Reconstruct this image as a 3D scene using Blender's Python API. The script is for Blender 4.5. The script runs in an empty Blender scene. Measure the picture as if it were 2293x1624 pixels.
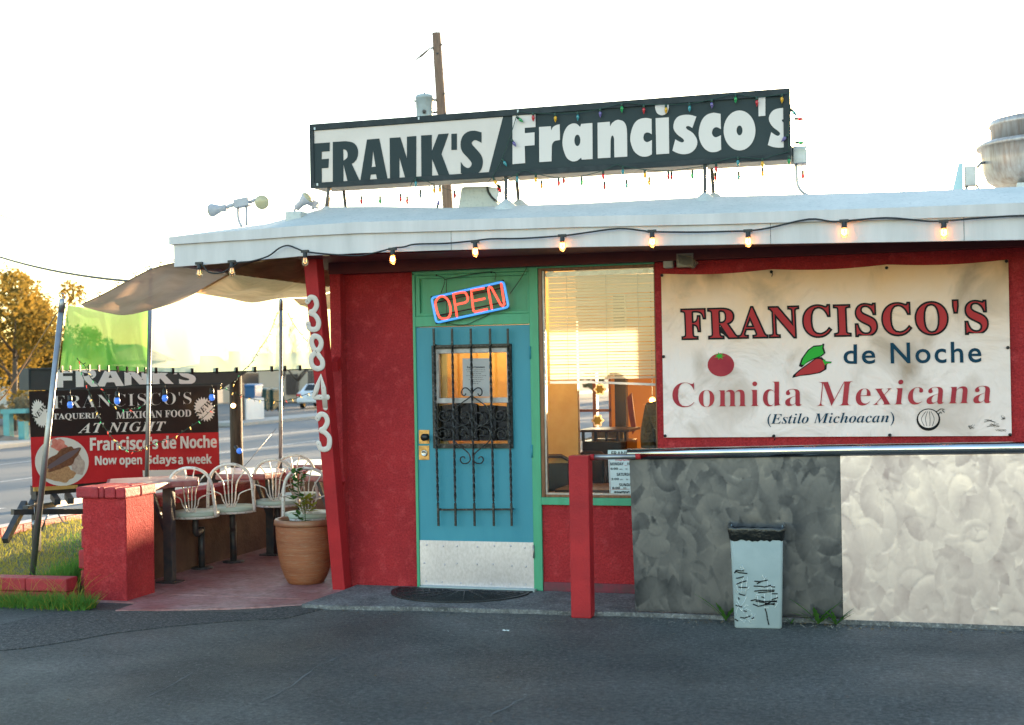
import bpy, math, random
from mathutils import Vector as V, Matrix
random.seed(7)
sc = bpy.context.scene
COL = sc.collection
# ---------------------------------------------------------------- camera
F, CX, CY = 3000.0, 1146.5, 812.0            # focal length and centre in a 2293 px wide frame
th, rho, pit = math.atan(.30), math.radians(1.0), math.atan(16/3000)
CAM = V((3.29, -9.98, 1.74))
_f0 = V((-math.sin(th), math.cos(th), 0)); _r0 = V((math.cos(th), math.sin(th), 0)); _u0 = V((0, 0, 1))
FW = _f0*math.cos(pit)+_u0*math.sin(pit); _up = _u0*math.cos(pit)-_f0*math.sin(pit)
UP = _up*math.cos(rho)+_r0*math.sin(rho); RT = _r0*math.cos(rho)-_up*math.sin(rho)
cd = bpy.data.cameras.new('camera'); cam = bpy.data.objects.new('camera', cd); COL.objects.link(cam)
cd.sensor_width = 36; cd.lens = F/2293*36; cd.clip_start = .1; cd.clip_end = 3000
cam.matrix_world = Matrix(((RT.x, UP.x, -FW.x, CAM.x), (RT.y, UP.y, -FW.y, CAM.y), (RT.z, UP.z, -FW.z, CAM.z), (0, 0, 0, 1)))
cd.dof.use_dof = True; cd.dof.focus_distance = 10.3; cd.dof.aperture_fstop = 2.8
sc.camera = cam
# ---------------------------------------------------------------- light
SUN_EL, SUN_AZ = math.radians(6.0), math.radians(12.5)   # low sun behind the building
w = bpy.data.worlds.new('World'); sc.world = w; w.use_nodes = True
nt = w.node_tree; bg = nt.nodes['Background']
sky = nt.nodes.new('ShaderNodeTexSky'); sky.sky_type = 'NISHITA'; sky.sun_disc = False
sky.sun_elevation = SUN_EL; sky.sun_rotation = SUN_AZ; sky.air_density = 1.0; sky.dust_density = .8; sky.ozone_density = 1
nt.links.new(sky.outputs[0], bg.inputs[0]); bg.inputs[1].default_value = .15
sd = bpy.data.lights.new('sun', 'SUN'); sun = bpy.data.objects.new('sun', sd); COL.objects.link(sun)
sd.energy = 4.6; sd.angle = math.radians(.5); sd.color = (1, .72, .42)
_s = V((math.sin(SUN_AZ)*math.cos(SUN_EL), math.cos(SUN_AZ)*math.cos(SUN_EL), math.sin(SUN_EL)))
sun.rotation_euler = (-_s).to_track_quat('-Z', 'Y').to_euler()
sc.view_settings.view_transform = 'Standard'; sc.view_settings.look = 'None'
sc.view_settings.gamma = 1; sc.view_settings.exposure = 2.65
sc.cycles.use_denoising = True
sc.cycles.max_bounces = 8; sc.cycles.transparent_max_bounces = 16; sc.cycles.sample_clamp_indirect = 6
# ---------------------------------------------------------------- helpers
def at(u, v, x=None, y=None, z=None, d=None, pl=None):
    """point of the place seen at (u, v), on the plane x=, y=, z=, at distance d or on plane (point, normal)"""
    r = FW+RT*((u-CX)/F)+UP*((CY-v)/F)
    if x is not None: t = (x-CAM.x)/r.x
    elif y is not None: t = (y-CAM.y)/r.y
    elif z is not None: t = (z-CAM.z)/r.z
    elif pl is not None: t = (pl[0]-CAM).dot(pl[1])/r.dot(pl[1])
    else: t = d
    return CAM+r*t
def cc(x, y, x0, y0, s): return ((x0+x/s)/1.11645, (y0+y/s)/1.11645)

def mat(name, c, r=.6, m=0.0, c2=None, vs=3.0, vlo=.35, vhi=.65, bump=0, bs=40, det=5, c3=None, vs3=60, spec=.5, coat=0, stretch=None, bump2=None, rvar=0, grain=None, bdet=4):
    M = bpy.data.materials.new(name); M.use_nodes = True; n = M.node_tree; L = n.links.new
    p = n.nodes['Principled BSDF']; p.inputs['Roughness'].default_value = r; p.inputs['Metallic'].default_value = m
    p.inputs['Specular IOR Level'].default_value = spec; p.inputs['Coat Weight'].default_value = coat
    p.inputs['Base Color'].default_value = (*c, 1)
    tc = n.nodes.new('ShaderNodeTexCoord'); co = tc.outputs['Object']
    if stretch:
        mp = n.nodes.new('ShaderNodeMapping'); mp.inputs['Scale'].default_value = stretch; L(co, mp.inputs[0]); co = mp.outputs[0]
    def noise(s, d=det):
        t = n.nodes.new('ShaderNodeTexNoise'); t.inputs['Scale'].default_value = s; t.inputs['Detail'].default_value = d
        t.inputs['Roughness'].default_value = .6; L(co, t.inputs['Vector']); return t.outputs[0]
    def ramp(src, lo, hi):
        q = n.nodes.new('ShaderNodeMapRange'); q.inputs[1].default_value = lo; q.inputs[2].default_value = hi; L(src, q.inputs[0]); return q.outputs[0]
    def mix(f, a, b):
        q = n.nodes.new('ShaderNodeMix'); q.data_type = 'RGBA'; L(f, q.inputs[0])
        for i, s in ((6, a), (7, b)):
            if hasattr(s, 'is_linked') or not isinstance(s, tuple): L(s, q.inputs[i])
            else: q.inputs[i].default_value = (*s, 1)
        return q.outputs[2]
    cur = c
    if c2:
        nf = noise(vs); cur = mix(ramp(nf, vlo, vhi), c, c2)
    if c3: cur = mix(ramp(noise(vs3, 3), .52, .75), cur, c3)
    if grain:      # (scale, low, high): fine mottling of the material itself
        for gs, lo, hi in grain:
            q = n.nodes.new('ShaderNodeMapRange'); q.inputs[1].default_value = .36; q.inputs[2].default_value = .64; q.inputs[3].default_value = lo; q.inputs[4].default_value = hi; L(noise(gs, 6), q.inputs[0])
            x = n.nodes.new('ShaderNodeVectorMath'); x.operation = 'SCALE'; L(q.outputs[0], x.inputs['Scale'])
            if isinstance(cur, tuple): x.inputs[0].default_value = cur
            else: L(cur, x.inputs[0])
            cur = x.outputs[0]
    if not isinstance(cur, tuple): L(cur, p.inputs['Base Color'])
    if rvar:
        q = n.nodes.new('ShaderNodeMapRange'); q.inputs[1].default_value = .3; q.inputs[2].default_value = .7
        q.inputs[3].default_value = r-rvar; q.inputs[4].default_value = r+rvar; L(noise(vs*1.7), q.inputs[0]); L(q.outputs[0], p.inputs['Roughness'])
    nrm = None
    for bb in ([(bump, bs)] if bump else [])+(bump2 or []):
        b = n.nodes.new('ShaderNodeBump'); b.inputs['Strength'].default_value = 1; b.inputs['Distance'].default_value = bb[0]
        L(noise(bb[1], bdet), b.inputs['Height'])
        if nrm: L(nrm, b.inputs['Normal'])
        nrm = b.outputs[0]
    if nrm: L(nrm, p.inputs['Normal'])
    return M
def emis(name, c, s, base=None):
    M = mat(name, base or c, .3); p = M.node_tree.nodes['Principled BSDF']
    p.inputs['Emission Color'].default_value = (*c, 1); p.inputs['Emission Strength'].default_value = s; return M
def cloth(name, c, tr=.5, transp=0.0, c2=None, vs=2, weave=0):
    M = mat(name, c, .9, c2=c2, vs=vs, bump=.002, bs=8); n = M.node_tree; L = n.links.new
    p = n.nodes['Principled BSDF']; out = n.nodes['Material Output']
    t = n.nodes.new('ShaderNodeBsdfTranslucent'); t.inputs[0].default_value = (*c, 1)
    if p.inputs['Base Color'].is_linked: L(p.inputs['Base Color'].links[0].from_socket, t.inputs[0])
    a = n.nodes.new('ShaderNodeMixShader'); a.inputs[0].default_value = tr; L(p.outputs[0], a.inputs[1]); L(t.outputs[0], a.inputs[2])
    if transp:
        q = n.nodes.new('ShaderNodeBsdfTransparent'); b = n.nodes.new('ShaderNodeMixShader'); b.inputs[0].default_value = transp
        L(a.outputs[0], b.inputs[1]); L(q.outputs[0], b.inputs[2]); a = b
    L(a.outputs[0], out.inputs[0]); return M
def glass(name, tint=(1, 1, 1), wav=.0, base=.05):
    M = bpy.data.materials.new(name); M.use_nodes = True; n = M.node_tree; L = n.links.new
    for x in list(n.nodes):
        if x.type == 'BSDF_PRINCIPLED': n.nodes.remove(x)
    out = n.nodes['Material Output']; fr = n.nodes.new('ShaderNodeFresnel'); fr.inputs[0].default_value = 1.5
    t = n.nodes.new('ShaderNodeBsdfTransparent'); t.inputs[0].default_value = (*tint, 1)
    g = n.nodes.new('ShaderNodeBsdfGlossy'); g.inputs['Roughness'].default_value = .02
    if wav:
        tc = n.nodes.new('ShaderNodeTexCoord'); no = n.nodes.new('ShaderNodeTexNoise'); no.inputs['Scale'].default_value = 5; L(tc.outputs['Object'], no.inputs['Vector'])
        b = n.nodes.new('ShaderNodeBump'); b.inputs['Distance'].default_value = wav; L(no.outputs[0], b.inputs['Height']); L(b.outputs[0], g.inputs['Normal'])
    mx = n.nodes.new('ShaderNodeMixShader'); L(fr.outputs[0], mx.inputs[0]); L(t.outputs[0], mx.inputs[1]); L(g.outputs[0], mx.inputs[2]); L(mx.outputs[0], out.inputs[0])
    return M

LOC = {}
def tag(o, label=None, cat=None, group=None, kind=None):
    if label: o['label'] = label
    if cat: o['category'] = cat
    if group: o['group'] = group
    if kind: o['kind'] = kind
    return o
def thing(name, label, cat, loc=(0, 0, 0), group=None, rz=0):
    o = bpy.data.objects.new(name, None); COL.objects.link(o); o.location = loc; o.rotation_euler = (0, 0, rz); o.empty_display_size = .1
    LOC[o] = V(loc); return tag(o, label, cat, group)
class MB:
    def __init__(s): s.v = []; s.f = []; s.m = []; s.s = []; s.cur = 0; s.sm = False
    def add(s, vs, fs, sm=None):
        k = len(s.v); s.v += [V(p) for p in vs]
        for f in fs: s.f.append(tuple(i+k for i in f)); s.m.append(s.cur); s.s.append(s.sm if sm is None else sm)
        return s
    def hexa(s, p):  # 4 bottom (ccw), 4 top
        return s.add(p, [(3, 2, 1, 0), (4, 5, 6, 7), (0, 1, 5, 4), (1, 2, 6, 5), (2, 3, 7, 6), (3, 0, 4, 7)])
    def box(s, x0, x1, y0, y1, z0, z1):
        return s.hexa([(x0, y0, z0), (x1, y0, z0), (x1, y1, z0), (x0, y1, z0), (x0, y0, z1), (x1, y0, z1), (x1, y1, z1), (x0, y1, z1)])
    def obox(s, c, ax, ay, az):  # centre and half-axis vectors
        c, ax, ay, az = V(c), V(ax), V(ay), V(az)
        return s.hexa([c-ax-ay-az, c+ax-ay-az, c+ax+ay-az, c-ax+ay-az, c-ax-ay+az, c+ax-ay+az, c+ax+ay+az, c-ax+ay+az])
    def beam(s, a, b, wx, wy, up=(0, 0, 1)):  # bar from a to b, width wx sideways, wy along up
        a, b = V(a), V(b); d = (b-a).normalized(); u = V(up); x = d.cross(u)
        if x.length < 1e-4: x = d.cross(V((0, 1, 0)))
        x.normalize(); y = x.cross(d); x *= wx/2; y *= wy/2
        return s.hexa([a-x-y, a+x-y, a+x+y, a-x+y, b-x-y, b+x-y, b+x+y, b-x+y])
    def tube(s, pts, r, n=8, closed=False, caps=True):
        pts = [V(p) for p in pts]; k = len(pts); rr = r if isinstance(r, (list, tuple)) else [r]*k
        vs = []; ref = None
        for i, p in enumerate(pts):
            if closed: t = pts[(i+1) % k]-pts[i-1]
            else: t = pts[min(i+1, k-1)]-pts[max(i-1, 0)]
            t.normalize()
            if ref is None:
                ref = t.cross(V((0, 0, 1)))
                if ref.length < 1e-3: ref = t.cross(V((0, 1, 0)))
            ref = ref-t*ref.dot(t)
            if ref.length < 1e-6: ref = t.orthogonal()
            ref.normalize(); b = t.cross(ref)
            for j in range(n):
                a = 2*math.pi*j/n; vs.append(p+(ref*math.cos(a)+b*math.sin(a))*rr[i])
        fs = []
        for i in range(k if closed else k-1):
            i2 = (i+1) % k
            for j in range(n): j2 = (j+1) % n; fs.append((i*n+j, i*n+j2, i2*n+j2, i2*n+j))
        s.add(vs, fs, True)
        if caps and not closed: s.add([], [])
        if caps and not closed:
            b0 = len(s.v)-k*n; s.f.append(tuple(b0+j for j in range(n))[::-1]); s.f.append(tuple(b0+(k-1)*n+j for j in range(n))); s.m += [s.cur]*2; s.s += [False]*2
        return s
    def cyl(s, a, b, r, r2=None, n=16): return s.tube([a, b], [r, r if r2 is None else r2], n)
    def prism(s, pts, vec):
        vec = V(vec); k = len(pts); pts = [V(p) for p in pts]
        return s.add(pts+[p+vec for p in pts], [tuple(range(k))[::-1], tuple(range(k, 2*k))]+[(i, (i+1) % k, k+(i+1) % k, k+i) for i in range(k)])
    def lathe(s, c, prof, n=24, axis=None, sm=True):
        c = V(c); vs = []
        if axis is None: ex, ey, ez = V((1, 0, 0)), V((0, 1, 0)), V((0, 0, 1))
        else:
            ez = V(axis).normalized(); ex = ez.orthogonal().normalized(); ey = ez.cross(ex)
        for r, z in prof:
            for j in range(n): a = 2*math.pi*j/n; vs.append(c+ex*r*math.cos(a)+ey*r*math.sin(a)+ez*z)
        fs = []
        for i in range(len(prof)-1):
            for j in range(n): j2 = (j+1) % n; fs.append((i*n+j, i*n+j2, (i+1)*n+j2, (i+1)*n+j))
        s.add(vs, fs, sm); k = len(s.v)-len(vs)
        if prof[0][0] > 1e-4: s.f.append(tuple(k+j for j in range(n))[::-1]); s.m.append(s.cur); s.s.append(False)
        if prof[-1][0] > 1e-4: s.f.append(tuple(k+(len(prof)-1)*n+j for j in range(n))); s.m.append(s.cur); s.s.append(False)
        return s
    def grid(s, fn, nu, nv, sm=True):
        vs = [fn(i/nu, j/nv) for j in range(nv+1) for i in range(nu+1)]
        return s.add(vs, [(j*(nu+1)+i, j*(nu+1)+i+1, (j+1)*(nu+1)+i+1, (j+1)*(nu+1)+i) for j in range(nv) for i in range(nu)], sm)
    def ball(s, c, r, n=10, sq=(1, 1, 1)):
        c = V(c); prof = [(max(r*math.sin(math.pi*i/n), 1e-5), -r*math.cos(math.pi*i/n)) for i in range(n+1)]; k = len(s.v)
        s.lathe((0, 0, 0), prof, n*2)
        for i in range(k, len(s.v)): p = s.v[i]; s.v[i] = V((c.x+p.x*sq[0], c.y+p.y*sq[1], c.z+p.z*sq[2]))
        return s
    def build(s, name, mats, parent=None, loc=None, bevel=0, thick=0):
        org = LOC[parent] if parent is not None and loc is None else V(loc or (0, 0, 0))
        me = bpy.data.meshes.new(name); me.from_pydata([p-org for p in s.v], [], s.f)
        ms = mats if isinstance(mats, (list, tuple)) else [mats]
        for q in ms: me.materials.append(q)
        me.polygons.foreach_set('material_index', s.m); me.polygons.foreach_set('use_smooth', s.s); me.validate(); me.update()
        o = bpy.data.objects.new(name, me); COL.objects.link(o); LOC[o] = org
        if parent is not None:
            o.parent = parent
            o.location = org-LOC[parent]
        else: o.location = org
        if bevel:
            b = o.modifiers.new('bevel', 'BEVEL'); b.width = bevel; b.segments = 2; b.limit_method = 'ANGLE'; b.angle_limit = .7
        if thick:
            b = o.modifiers.new('solid', 'SOLIDIFY'); b.thickness = thick; b.offset = 0
        return o
def solo(mb, name, m, label, cat, group=None, loc=None, **k):
    if loc is None:
        xs = [p.x for p in mb.v]; ys = [p.y for p in mb.v]; loc = ((min(xs)+max(xs))/2, (min(ys)+max(ys))/2, min(p.z for p in mb.v))
    return tag(mb.build(name, m, None, loc, **k), label, cat, group)
def struct(mb, name, m, **k): return tag(mb.build(name, m, None, (0, 0, 0), **k), kind='structure')
def smooth_path(pts, k=6):
    pts = [V(p) for p in pts]; out = []
    for i in range(len(pts)-1):
        p0, p1, p2, p3 = pts[max(i-1, 0)], pts[i], pts[i+1], pts[min(i+2, len(pts)-1)]
        for j in range(k):
            t = j/k; out.append(.5*((2*p1)+(p2-p0)*t+(2*p0-5*p1+4*p2-p3)*t*t+(3*p1-p0-3*p2+p3)*t**3))
    return out+[pts[-1]]
# lettering: the mathematical alphabets give bold, serif and italic faces from the built-in font
def conv(t, st):
    if st == 's': return t
    base = {'sb': (0x1D5D4, 0x1D5EE, 0x1D7EC), 'fb': (0x1D400, 0x1D41A, 0x1D7CE), 'fbi': (0x1D468, 0x1D482, 0x1D7CE), 'fi': (0x1D434, 0x1D44E, 0x1D7CE)}[st]
    r = ''
    for ch in t:
        if 'A' <= ch <= 'Z': r += chr(base[0]+ord(ch)-65)
        elif 'a' <= ch <= 'z': r += 'ℎ' if (st == 'fi' and ch == 'h') else chr(base[1]+ord(ch)-97)
        elif '0' <= ch <= '9': r += chr(base[2]+ord(ch)-48)
        else: r += ch
    return r
def text_mesh(body, off, ext, space, shear):
    c = bpy.data.curves.new('t', 'FONT'); c.body = body; c.offset = off; c.extrude = ext; c.space_character = space; c.shear = shear; c.resolution_u = 4
    o = bpy.data.objects.new('t', c); COL.objects.link(o); m = bpy.data.meshes.new_from_object(o)
    vs = [v.co.copy() for v in m.vertices]; fs = [tuple(p.vertices) for p in m.polygons]
    bpy.data.objects.remove(o); bpy.data.curves.remove(c); bpy.data.meshes.remove(m); return vs, fs
def text(mb, body, st, P0, P1, P2, n, off=0, h=.003, ext=.0015, space=1, shear=0, warp=None):
    """lettering fitted from bottom-left P0 to bottom-right P1 and top-left P2, standing h proud along n"""
    b = conv(body, st); v0, _ = text_mesh(b, 0, 0, space, shear); vs, fs = text_mesh(b, off, .01, space, shear)
    x0, x1 = min(p.x for p in v0), max(p.x for p in v0); y0, y1 = min(p.y for p in v0), max(p.y for p in v0)
    P0, P1, P2, n = V(P0), V(P1), V(P2), V(n).normalized(); out = []
    for p in vs:
        a, c = (p.x-x0)/(x1-x0), (p.y-y0)/(y1-y0)
        q = P0+(P1-P0)*a+(P2-P0)*c
        k = h+(ext if p.z > 0 else -ext)
        if warp: k += warp(q)
        out.append(q+n*k)
    return mb.add(out, fs, False)
def copy_tree(o, parent=None):
    c = o.copy(); COL.objects.link(c); c.parent = parent
    for ch in list(o.children): copy_tree(ch, c)
    return c
# ---------------------------------------------------------------- materials
RED = mat('red stucco', (.46, .036, .041), .8, c2=(.32, .027, .033), vs=1.5, bump=.014, bs=45, bump2=[(.008, 120)], c3=(.50, .056, .062), vs3=11, spec=.15, grain=[(70, .82, 1.2)])
REDP = mat('red paint', (.44, .024, .030), .55, c2=(.30, .018, .024), vs=3, bump=.003, bs=70, spec=.22)
REDB = mat('red painted brick', (.44, .026, .036), .65, c2=(.30, .022, .03), vs=9, bump=.008, bs=30, bump2=[(.004, 120)])
WHITE = mat('white fascia paint', (.66, .63, .64), .55, c2=(.54, .52, .53), vs=2.0, bump=.0012, bs=30, stretch=(3, 3, .35), spec=.3)
MASTIC = mat('white roof coating', (.60, .62, .60), .8, c2=(.50, .54, .53), vs=3, bump=.006, bs=12, c3=(.42, .45, .45), vs3=40)
GREEN = mat('green trim paint', (.055, .36, .20), .45, c2=(.05, .30, .16), vs=4, bump=.0012, bs=60, stretch=(3, 3, .6))
BLUE = mat('blue door paint', (.024, .23, .32), .5, c2=(.034, .26, .35), vs=3, bump=.0012, bs=50, stretch=(2, 2, .5))
BROWNW = mat('varnished wood', (.26, .10, .04), .4, c2=(.14, .05, .02), vs=12, bump=.001, bs=80, stretch=(4, 4, .4))
ALU = mat('weathered aluminium', (.42, .40, .40), .4, .7, c2=(.30, .28, .28), vs=20)
KICK = mat('dented metal plate', (.60, .58, .66), .36, .8, bump=.030, bs=2.4, bdet=0, grain=[(60, .9, 1.08)], stretch=(1, 1, .6))
IRON = mat('black iron', (.008, .010, .011), .35, .3, c2=(.02, .02, .02), vs=40, c3=(.12, .11, .12), vs3=55, bump=.001, bs=120)
STEEL = mat('dark painted steel', (.035, .04, .05), .45, .2, c2=(.07, .06, .055), vs=14, bump=.001, bs=60)
GALV = mat('galvanised pipe', (.36, .37, .40), .38, .85, c2=(.26, .27, .29), vs=8, bump=.001, bs=20)
CHROME = mat('polished pipe', (.62, .65, .68), .16, 1.0, c2=(.45, .46, .48), vs=5, bump=.0006, bs=12, stretch=(.5, 3, 3))
BRASS = mat('brass plate', (.62, .36, .14), .35, .9, c2=(.35, .2, .08), vs=30)
RUBBER = mat('black rubber', (.008, .010, .012), .5)
MATR = mat('moulded black rubber mat', (.012, .015, .016), .55, bump=.02, bs=28, stretch=(1, 3, 1))
BLACKP = mat('black plastic', (.012, .012, .014), .3)
CONC = mat('grey concrete', (.17, .175, .18), .85, c2=(.08, .083, .086), vs=4, bump=.010, bs=40, c3=(.25, .25, .25), vs3=60, grain=[(30, .7, 1.3)])
PATIO = mat('red tinted concrete', (.27, .095, .095), .55, c2=(.36, .22, .22), vs=2.2, bump=.003, bs=25, rvar=.12, c3=(.17, .065, .065), vs3=14, grain=[(24, .8, 1.2)])
ASPH = mat('asphalt', (.050, .056, .056), .62, c2=(.088, .093, .092), vs=.7, vlo=.36, vhi=.64, bump=.022, bs=55, bump2=[(.014, 130), (.012, 6)], c3=(.15, .15, .148), vs3=48, rvar=.14, spec=.4, grain=[(28, .66, 1.38), (.45, .72, 1.5), (90, .75, 1.3)])
ASPHR = mat('coarse asphalt edge', (.030, .033, .035), .9, c2=(.07, .072, .075), vs=30, bump=.024, bs=70, c3=(.2, .19, .18), vs3=70, grain=[(36, .55, 1.5)])
ROAD = mat('road asphalt', (.060, .085, .108), .8, c2=(.075, .10, .125), vs=.5, bump=.004, bs=60, stretch=(1, .2, 1))
LINE = mat('worn road paint', (.42, .42, .42), .6, c2=(.25, .26, .27), vs=3)
DIRT = mat('pale dirt', (.26, .20, .14), .9, c2=(.18, .14, .1), vs=2, bump=.02, bs=20)
PALEC = mat('pale concrete', (.24, .25, .26), .8, c2=(.30, .30, .29), vs=2)
SOIL = mat('lawn soil', (.12, .10, .05), .95, c2=(.07, .09, .03), vs=5, bump=.02, bs=30)
SIGND = mat('dark sign face', (.028, .042, .046), .5, c2=(.036, .05, .054), vs=2, spec=.15)
SIGNW = mat('white sign face', (.66, .575, .535), .4, c2=(.60, .52, .48), vs=3)
SIGNF = mat('sign frame', (.022, .03, .034), .55, c2=(.04, .05, .055), vs=9, bump=.002, bs=30, spec=.2)
SIGNB = mat('cream sign back', (.55, .46, .36), .7, c2=(.45, .36, .28), vs=6)
LETW = mat('white lettering', (.66, .59, .56), .4)
LETB = mat('bright banner print', (.86, .82, .80), .5)
LETD = mat('dark lettering', (.028, .042, .046), .5, spec=.15)
INK = mat('black ink', (.012, .012, .014), .6, spec=.12)
PAPER = mat('white paper', (.55, .62, .62), .6)
GREYPAP = mat('grey paper', (.42, .41, .42), .7)
GLASS = glass('window glass', wav=.0005)
BULBGL = mat('clear bulb glass', (.75, .62, .45), .08, coat=.5); BULBGL.node_tree.nodes['Principled BSDF'].inputs['Transmission Weight'].default_value = .85
WARM = emis('lit filament bulb', (1, .36, .08), 6.0, (.9, .6, .4))
LAMPON = emis('bright bulb', (1, .55, .2), 4)
NEONR = emis('red neon tube', (1, .07, .04), .36, (.6, .08, .06))
NEONB = emis('blue neon tube', (.03, .17, .50), .30, (.08, .28, .55))
BLUEB = emis('blue bulb', (.05, .18, .7), .14, (.05, .15, .5))
LC = {'r': (.62, .02, .03), 'g': (.02, .34, .09), 'y': (.80, .42, .01), 't': (.05, .30, .34), 'p': (.16, .12, .34), 'o': (.75, .25, .08), 'b': (.16, .24, .34)}
LM = {}
for k_, c_ in LC.items():
    LM[k_] = mat('coloured bulb glass '+k_, c_, .18, coat=.6); LM[k_].node_tree.nodes['Principled BSDF'].inputs['Transmission Weight'].default_value = .25
WIRE = mat('green wire', (.01, .045, .03), .5)
CABLE = mat('black cable', (.010, .012, .015), .45)
MINI = {'y': emis('amber mini light', (1, .55, .12), .35), 'r': emis('red mini light', (.9, .08, .05), .2), 'g': emis('green mini light', (.05, .6, .2), .12)}
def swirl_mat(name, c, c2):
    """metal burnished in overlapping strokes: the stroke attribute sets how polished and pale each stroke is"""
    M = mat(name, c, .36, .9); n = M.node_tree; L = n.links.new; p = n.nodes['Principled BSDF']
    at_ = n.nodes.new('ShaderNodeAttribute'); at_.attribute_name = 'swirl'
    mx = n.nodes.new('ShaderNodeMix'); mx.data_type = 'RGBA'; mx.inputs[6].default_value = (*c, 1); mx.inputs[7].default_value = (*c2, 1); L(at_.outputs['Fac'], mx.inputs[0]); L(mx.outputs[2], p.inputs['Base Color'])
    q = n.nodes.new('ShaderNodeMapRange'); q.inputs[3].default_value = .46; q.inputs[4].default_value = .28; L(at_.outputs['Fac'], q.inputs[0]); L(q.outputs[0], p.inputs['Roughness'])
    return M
SW1 = swirl_mat('dark reflection swirled metal', (.032, .035, .043), (.20, .21, .24))  # one kind of metal; the panels' unlike reflections are put into base colour
SW2 = swirl_mat('bright reflection swirled metal', (.40, .32, .325), (.86, .78, .82))

# ---------------------------------------------------------------- setting: ground, road, paving
b = MB(); b.grid(lambda i, j: V((-900+1800*i, -300+2300*j, -.36)), 2, 2); struct(b, 'ground', DIRT)
b = MB(); b.prism([(-5.95, -60, -.34), (40, -60, -.34), (40, 12, -.34), (-2.2, 12, -.34), (-2.2, -1.0, -.34), (-5.95, -1.0, -.34)], (0, 0, .34)); struct(b, 'parking_lot', ASPH)
b = MB(); b.add([(-22.3, -80, -.31), (-5.95, -80, -.31), (-5.95, 400, -.31), (-22.3, 400, -.31)], [(0, 1, 2, 3)]); struct(b, 'road', ROAD)
b = MB()
for x, y0, y1 in ((-17.6, -20, 200), (-14.1, -20, 200)): b.add([(x-.06, y0, -.306), (x+.06, y0, -.306), (x+.06, y1, -.306), (x-.06, y1, -.306)], [(0, 1, 2, 3)])
for k in range(12): y = 5+k*9; b.add([(-10.6, y, -.306), (-10.48, y, -.306), (-10.48, y+3, -.306), (-10.6, y+3, -.306)], [(0, 1, 2, 3)])
struct(b, 'road_markings', LINE)
b = MB(); b.box(-24.2, -22.3, -60, 33, -.35, -.17); b.box(-24.2, -22.3, 38, 300, -.35, -.17); struct(b, 'far_pavement', PALEC, bevel=.03)
b = MB(); b.add([(-60, 40, -.33), (-24.2, 40, -.33), (-24.2, 75, -.33), (-60, 75, -.33)], [(0, 1, 2, 3)]); struct(b, 'driveway', mat('driveway asphalt', (.06, .07, .08), .9, c2=(.09, .10, .11), vs=.4))
# patio slab, walkway slab, rough asphalt strip in front of them
pts = [(-2.96, -.98), (-2.42, -1.0), (-2.40, -1.33), (-1.6, -1.09), (-1.13, -.84), (-1.02, -.62), (-1.02, 6), (-3.0, 6), (-3.0, -.9)]
b = MB(); b.prism([(x, y, -.1) for x, y in pts], (0, 0, .112)); b.box(-2.5, -1.2, -.62, -.608, .012, .0145); struct(b, 'patio_floor', PATIO)
fr = []
ed = [at(u, v, z=.03) for u, v in ((676, 1353), (740, 1356), (860, 1358), (960, 1360), (1080, 1363), (1200, 1366), (1320, 1370), (1420, 1371))]
for i in range(len(ed)-1):
    for k in range(6): q = ed[i]+(ed[i+1]-ed[i])*(k/6); fr.append((q.x, q.y+random.uniform(-.012, .012)))
pts = fr+[(6.5, ed[-1].y), (6.5, 0), (-1.04, 0), (-1.04, -.34), (-1.06, -.5)]
b = MB(); b.prism([(x, y, -.1) for x, y in pts], (0, 0, .13)); struct(b, 'walkway', CONC)
top = [at(u, v, z=0) for u, v in ((0, 1400), (120, 1372), (255, 1368), (420, 1372), (560, 1372), (676, 1352), (720, 1362))]
bot = [at(u, v, z=0) for u, v in ((720, 1366), (640, 1386), (520, 1392), (380, 1404), (250, 1420), (140, 1440), (60, 1452), (-40, 1462), (-60, 1420))]
b = MB(); b.prism([(p.x, p.y, -.05) for p in (top+bot)[::-1]], (0, 0, .055)); struct(b, 'asphalt_patch', ASPHR)
# lawn bed
b = MB(); b.grid(lambda i, j: V((-5.75+2.63*i, -.98+11*j, .10+.03*math.sin(i*5+j*23)+.05*j)), 14, 40); struct(b, 'lawn_soil', SOIL)

# ---------------------------------------------------------------- the restaurant building
RB = thing('restaurant_building', 'low red stucco restaurant with white fascia roof, blue door and green trim', 'restaurant', (1.4, 0, 0))
H0, XL, XR = 2.72, -1.10, 6.5
DX0, DX1, DZ0, DZ1 = -.494, .449, .035, 2.088
WX0, WX1, WZ0, WZ1 = .52, 1.43, .768, 2.517
b = MB(); b.box(XL, -.515, 0, .14, 0, H0); b.box(-.515, WX1, 0, .14, 2.535, H0); b.box(WX0, WX1, 0, .14, 0, .695); b.box(WX1, XR, 0, .14, 0, H0)
b.box(-1.19, -1.10, -.10, 4.6, 0, H0)        # pilaster and side wall
b.build('wall', RED, RB)
b = MB(); b.box(WX0+.002, WX1+.05, -.018, 0, .028, .10); b.build('wall_base', mat('worn red base', (.20, .02, .04), .6, c2=(.10, .03, .04), vs=12, bump=.002, bs=50), RB, bevel=.006)
b = MB(); b.box(XL, XR, 4.60, 4.75, 0, .78); b.box(XL, -.34, 4.6, 4.75, .78, H0); b.box(.06, .75, 4.6, 4.75, .78, H0); b.box(2.3, XR, 4.6, 4.75, .78, H0); b.box(-.34, .06, 4.6, 4.75, 1.72, H0); b.box(.75, 2.3, 4.6, 4.75, .78, 1.9)  # second opening, out of view, added so the sun reaches the blind
b.box(XR-.14, XR, .14, 4.6, 0, H0); b.build('rear_wall', mat('amber interior wall', (.66, .31, .07), .8, c2=(.58, .26, .05), vs=2), RB)
b = MB(); b.box(XL, XR-.14, .14, 4.6, .02, .06); b.build('interior_floor', mat('brown floor tile', (.16, .08, .05), .4, c2=(.1, .05, .035), vs=6), RB)
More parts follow.
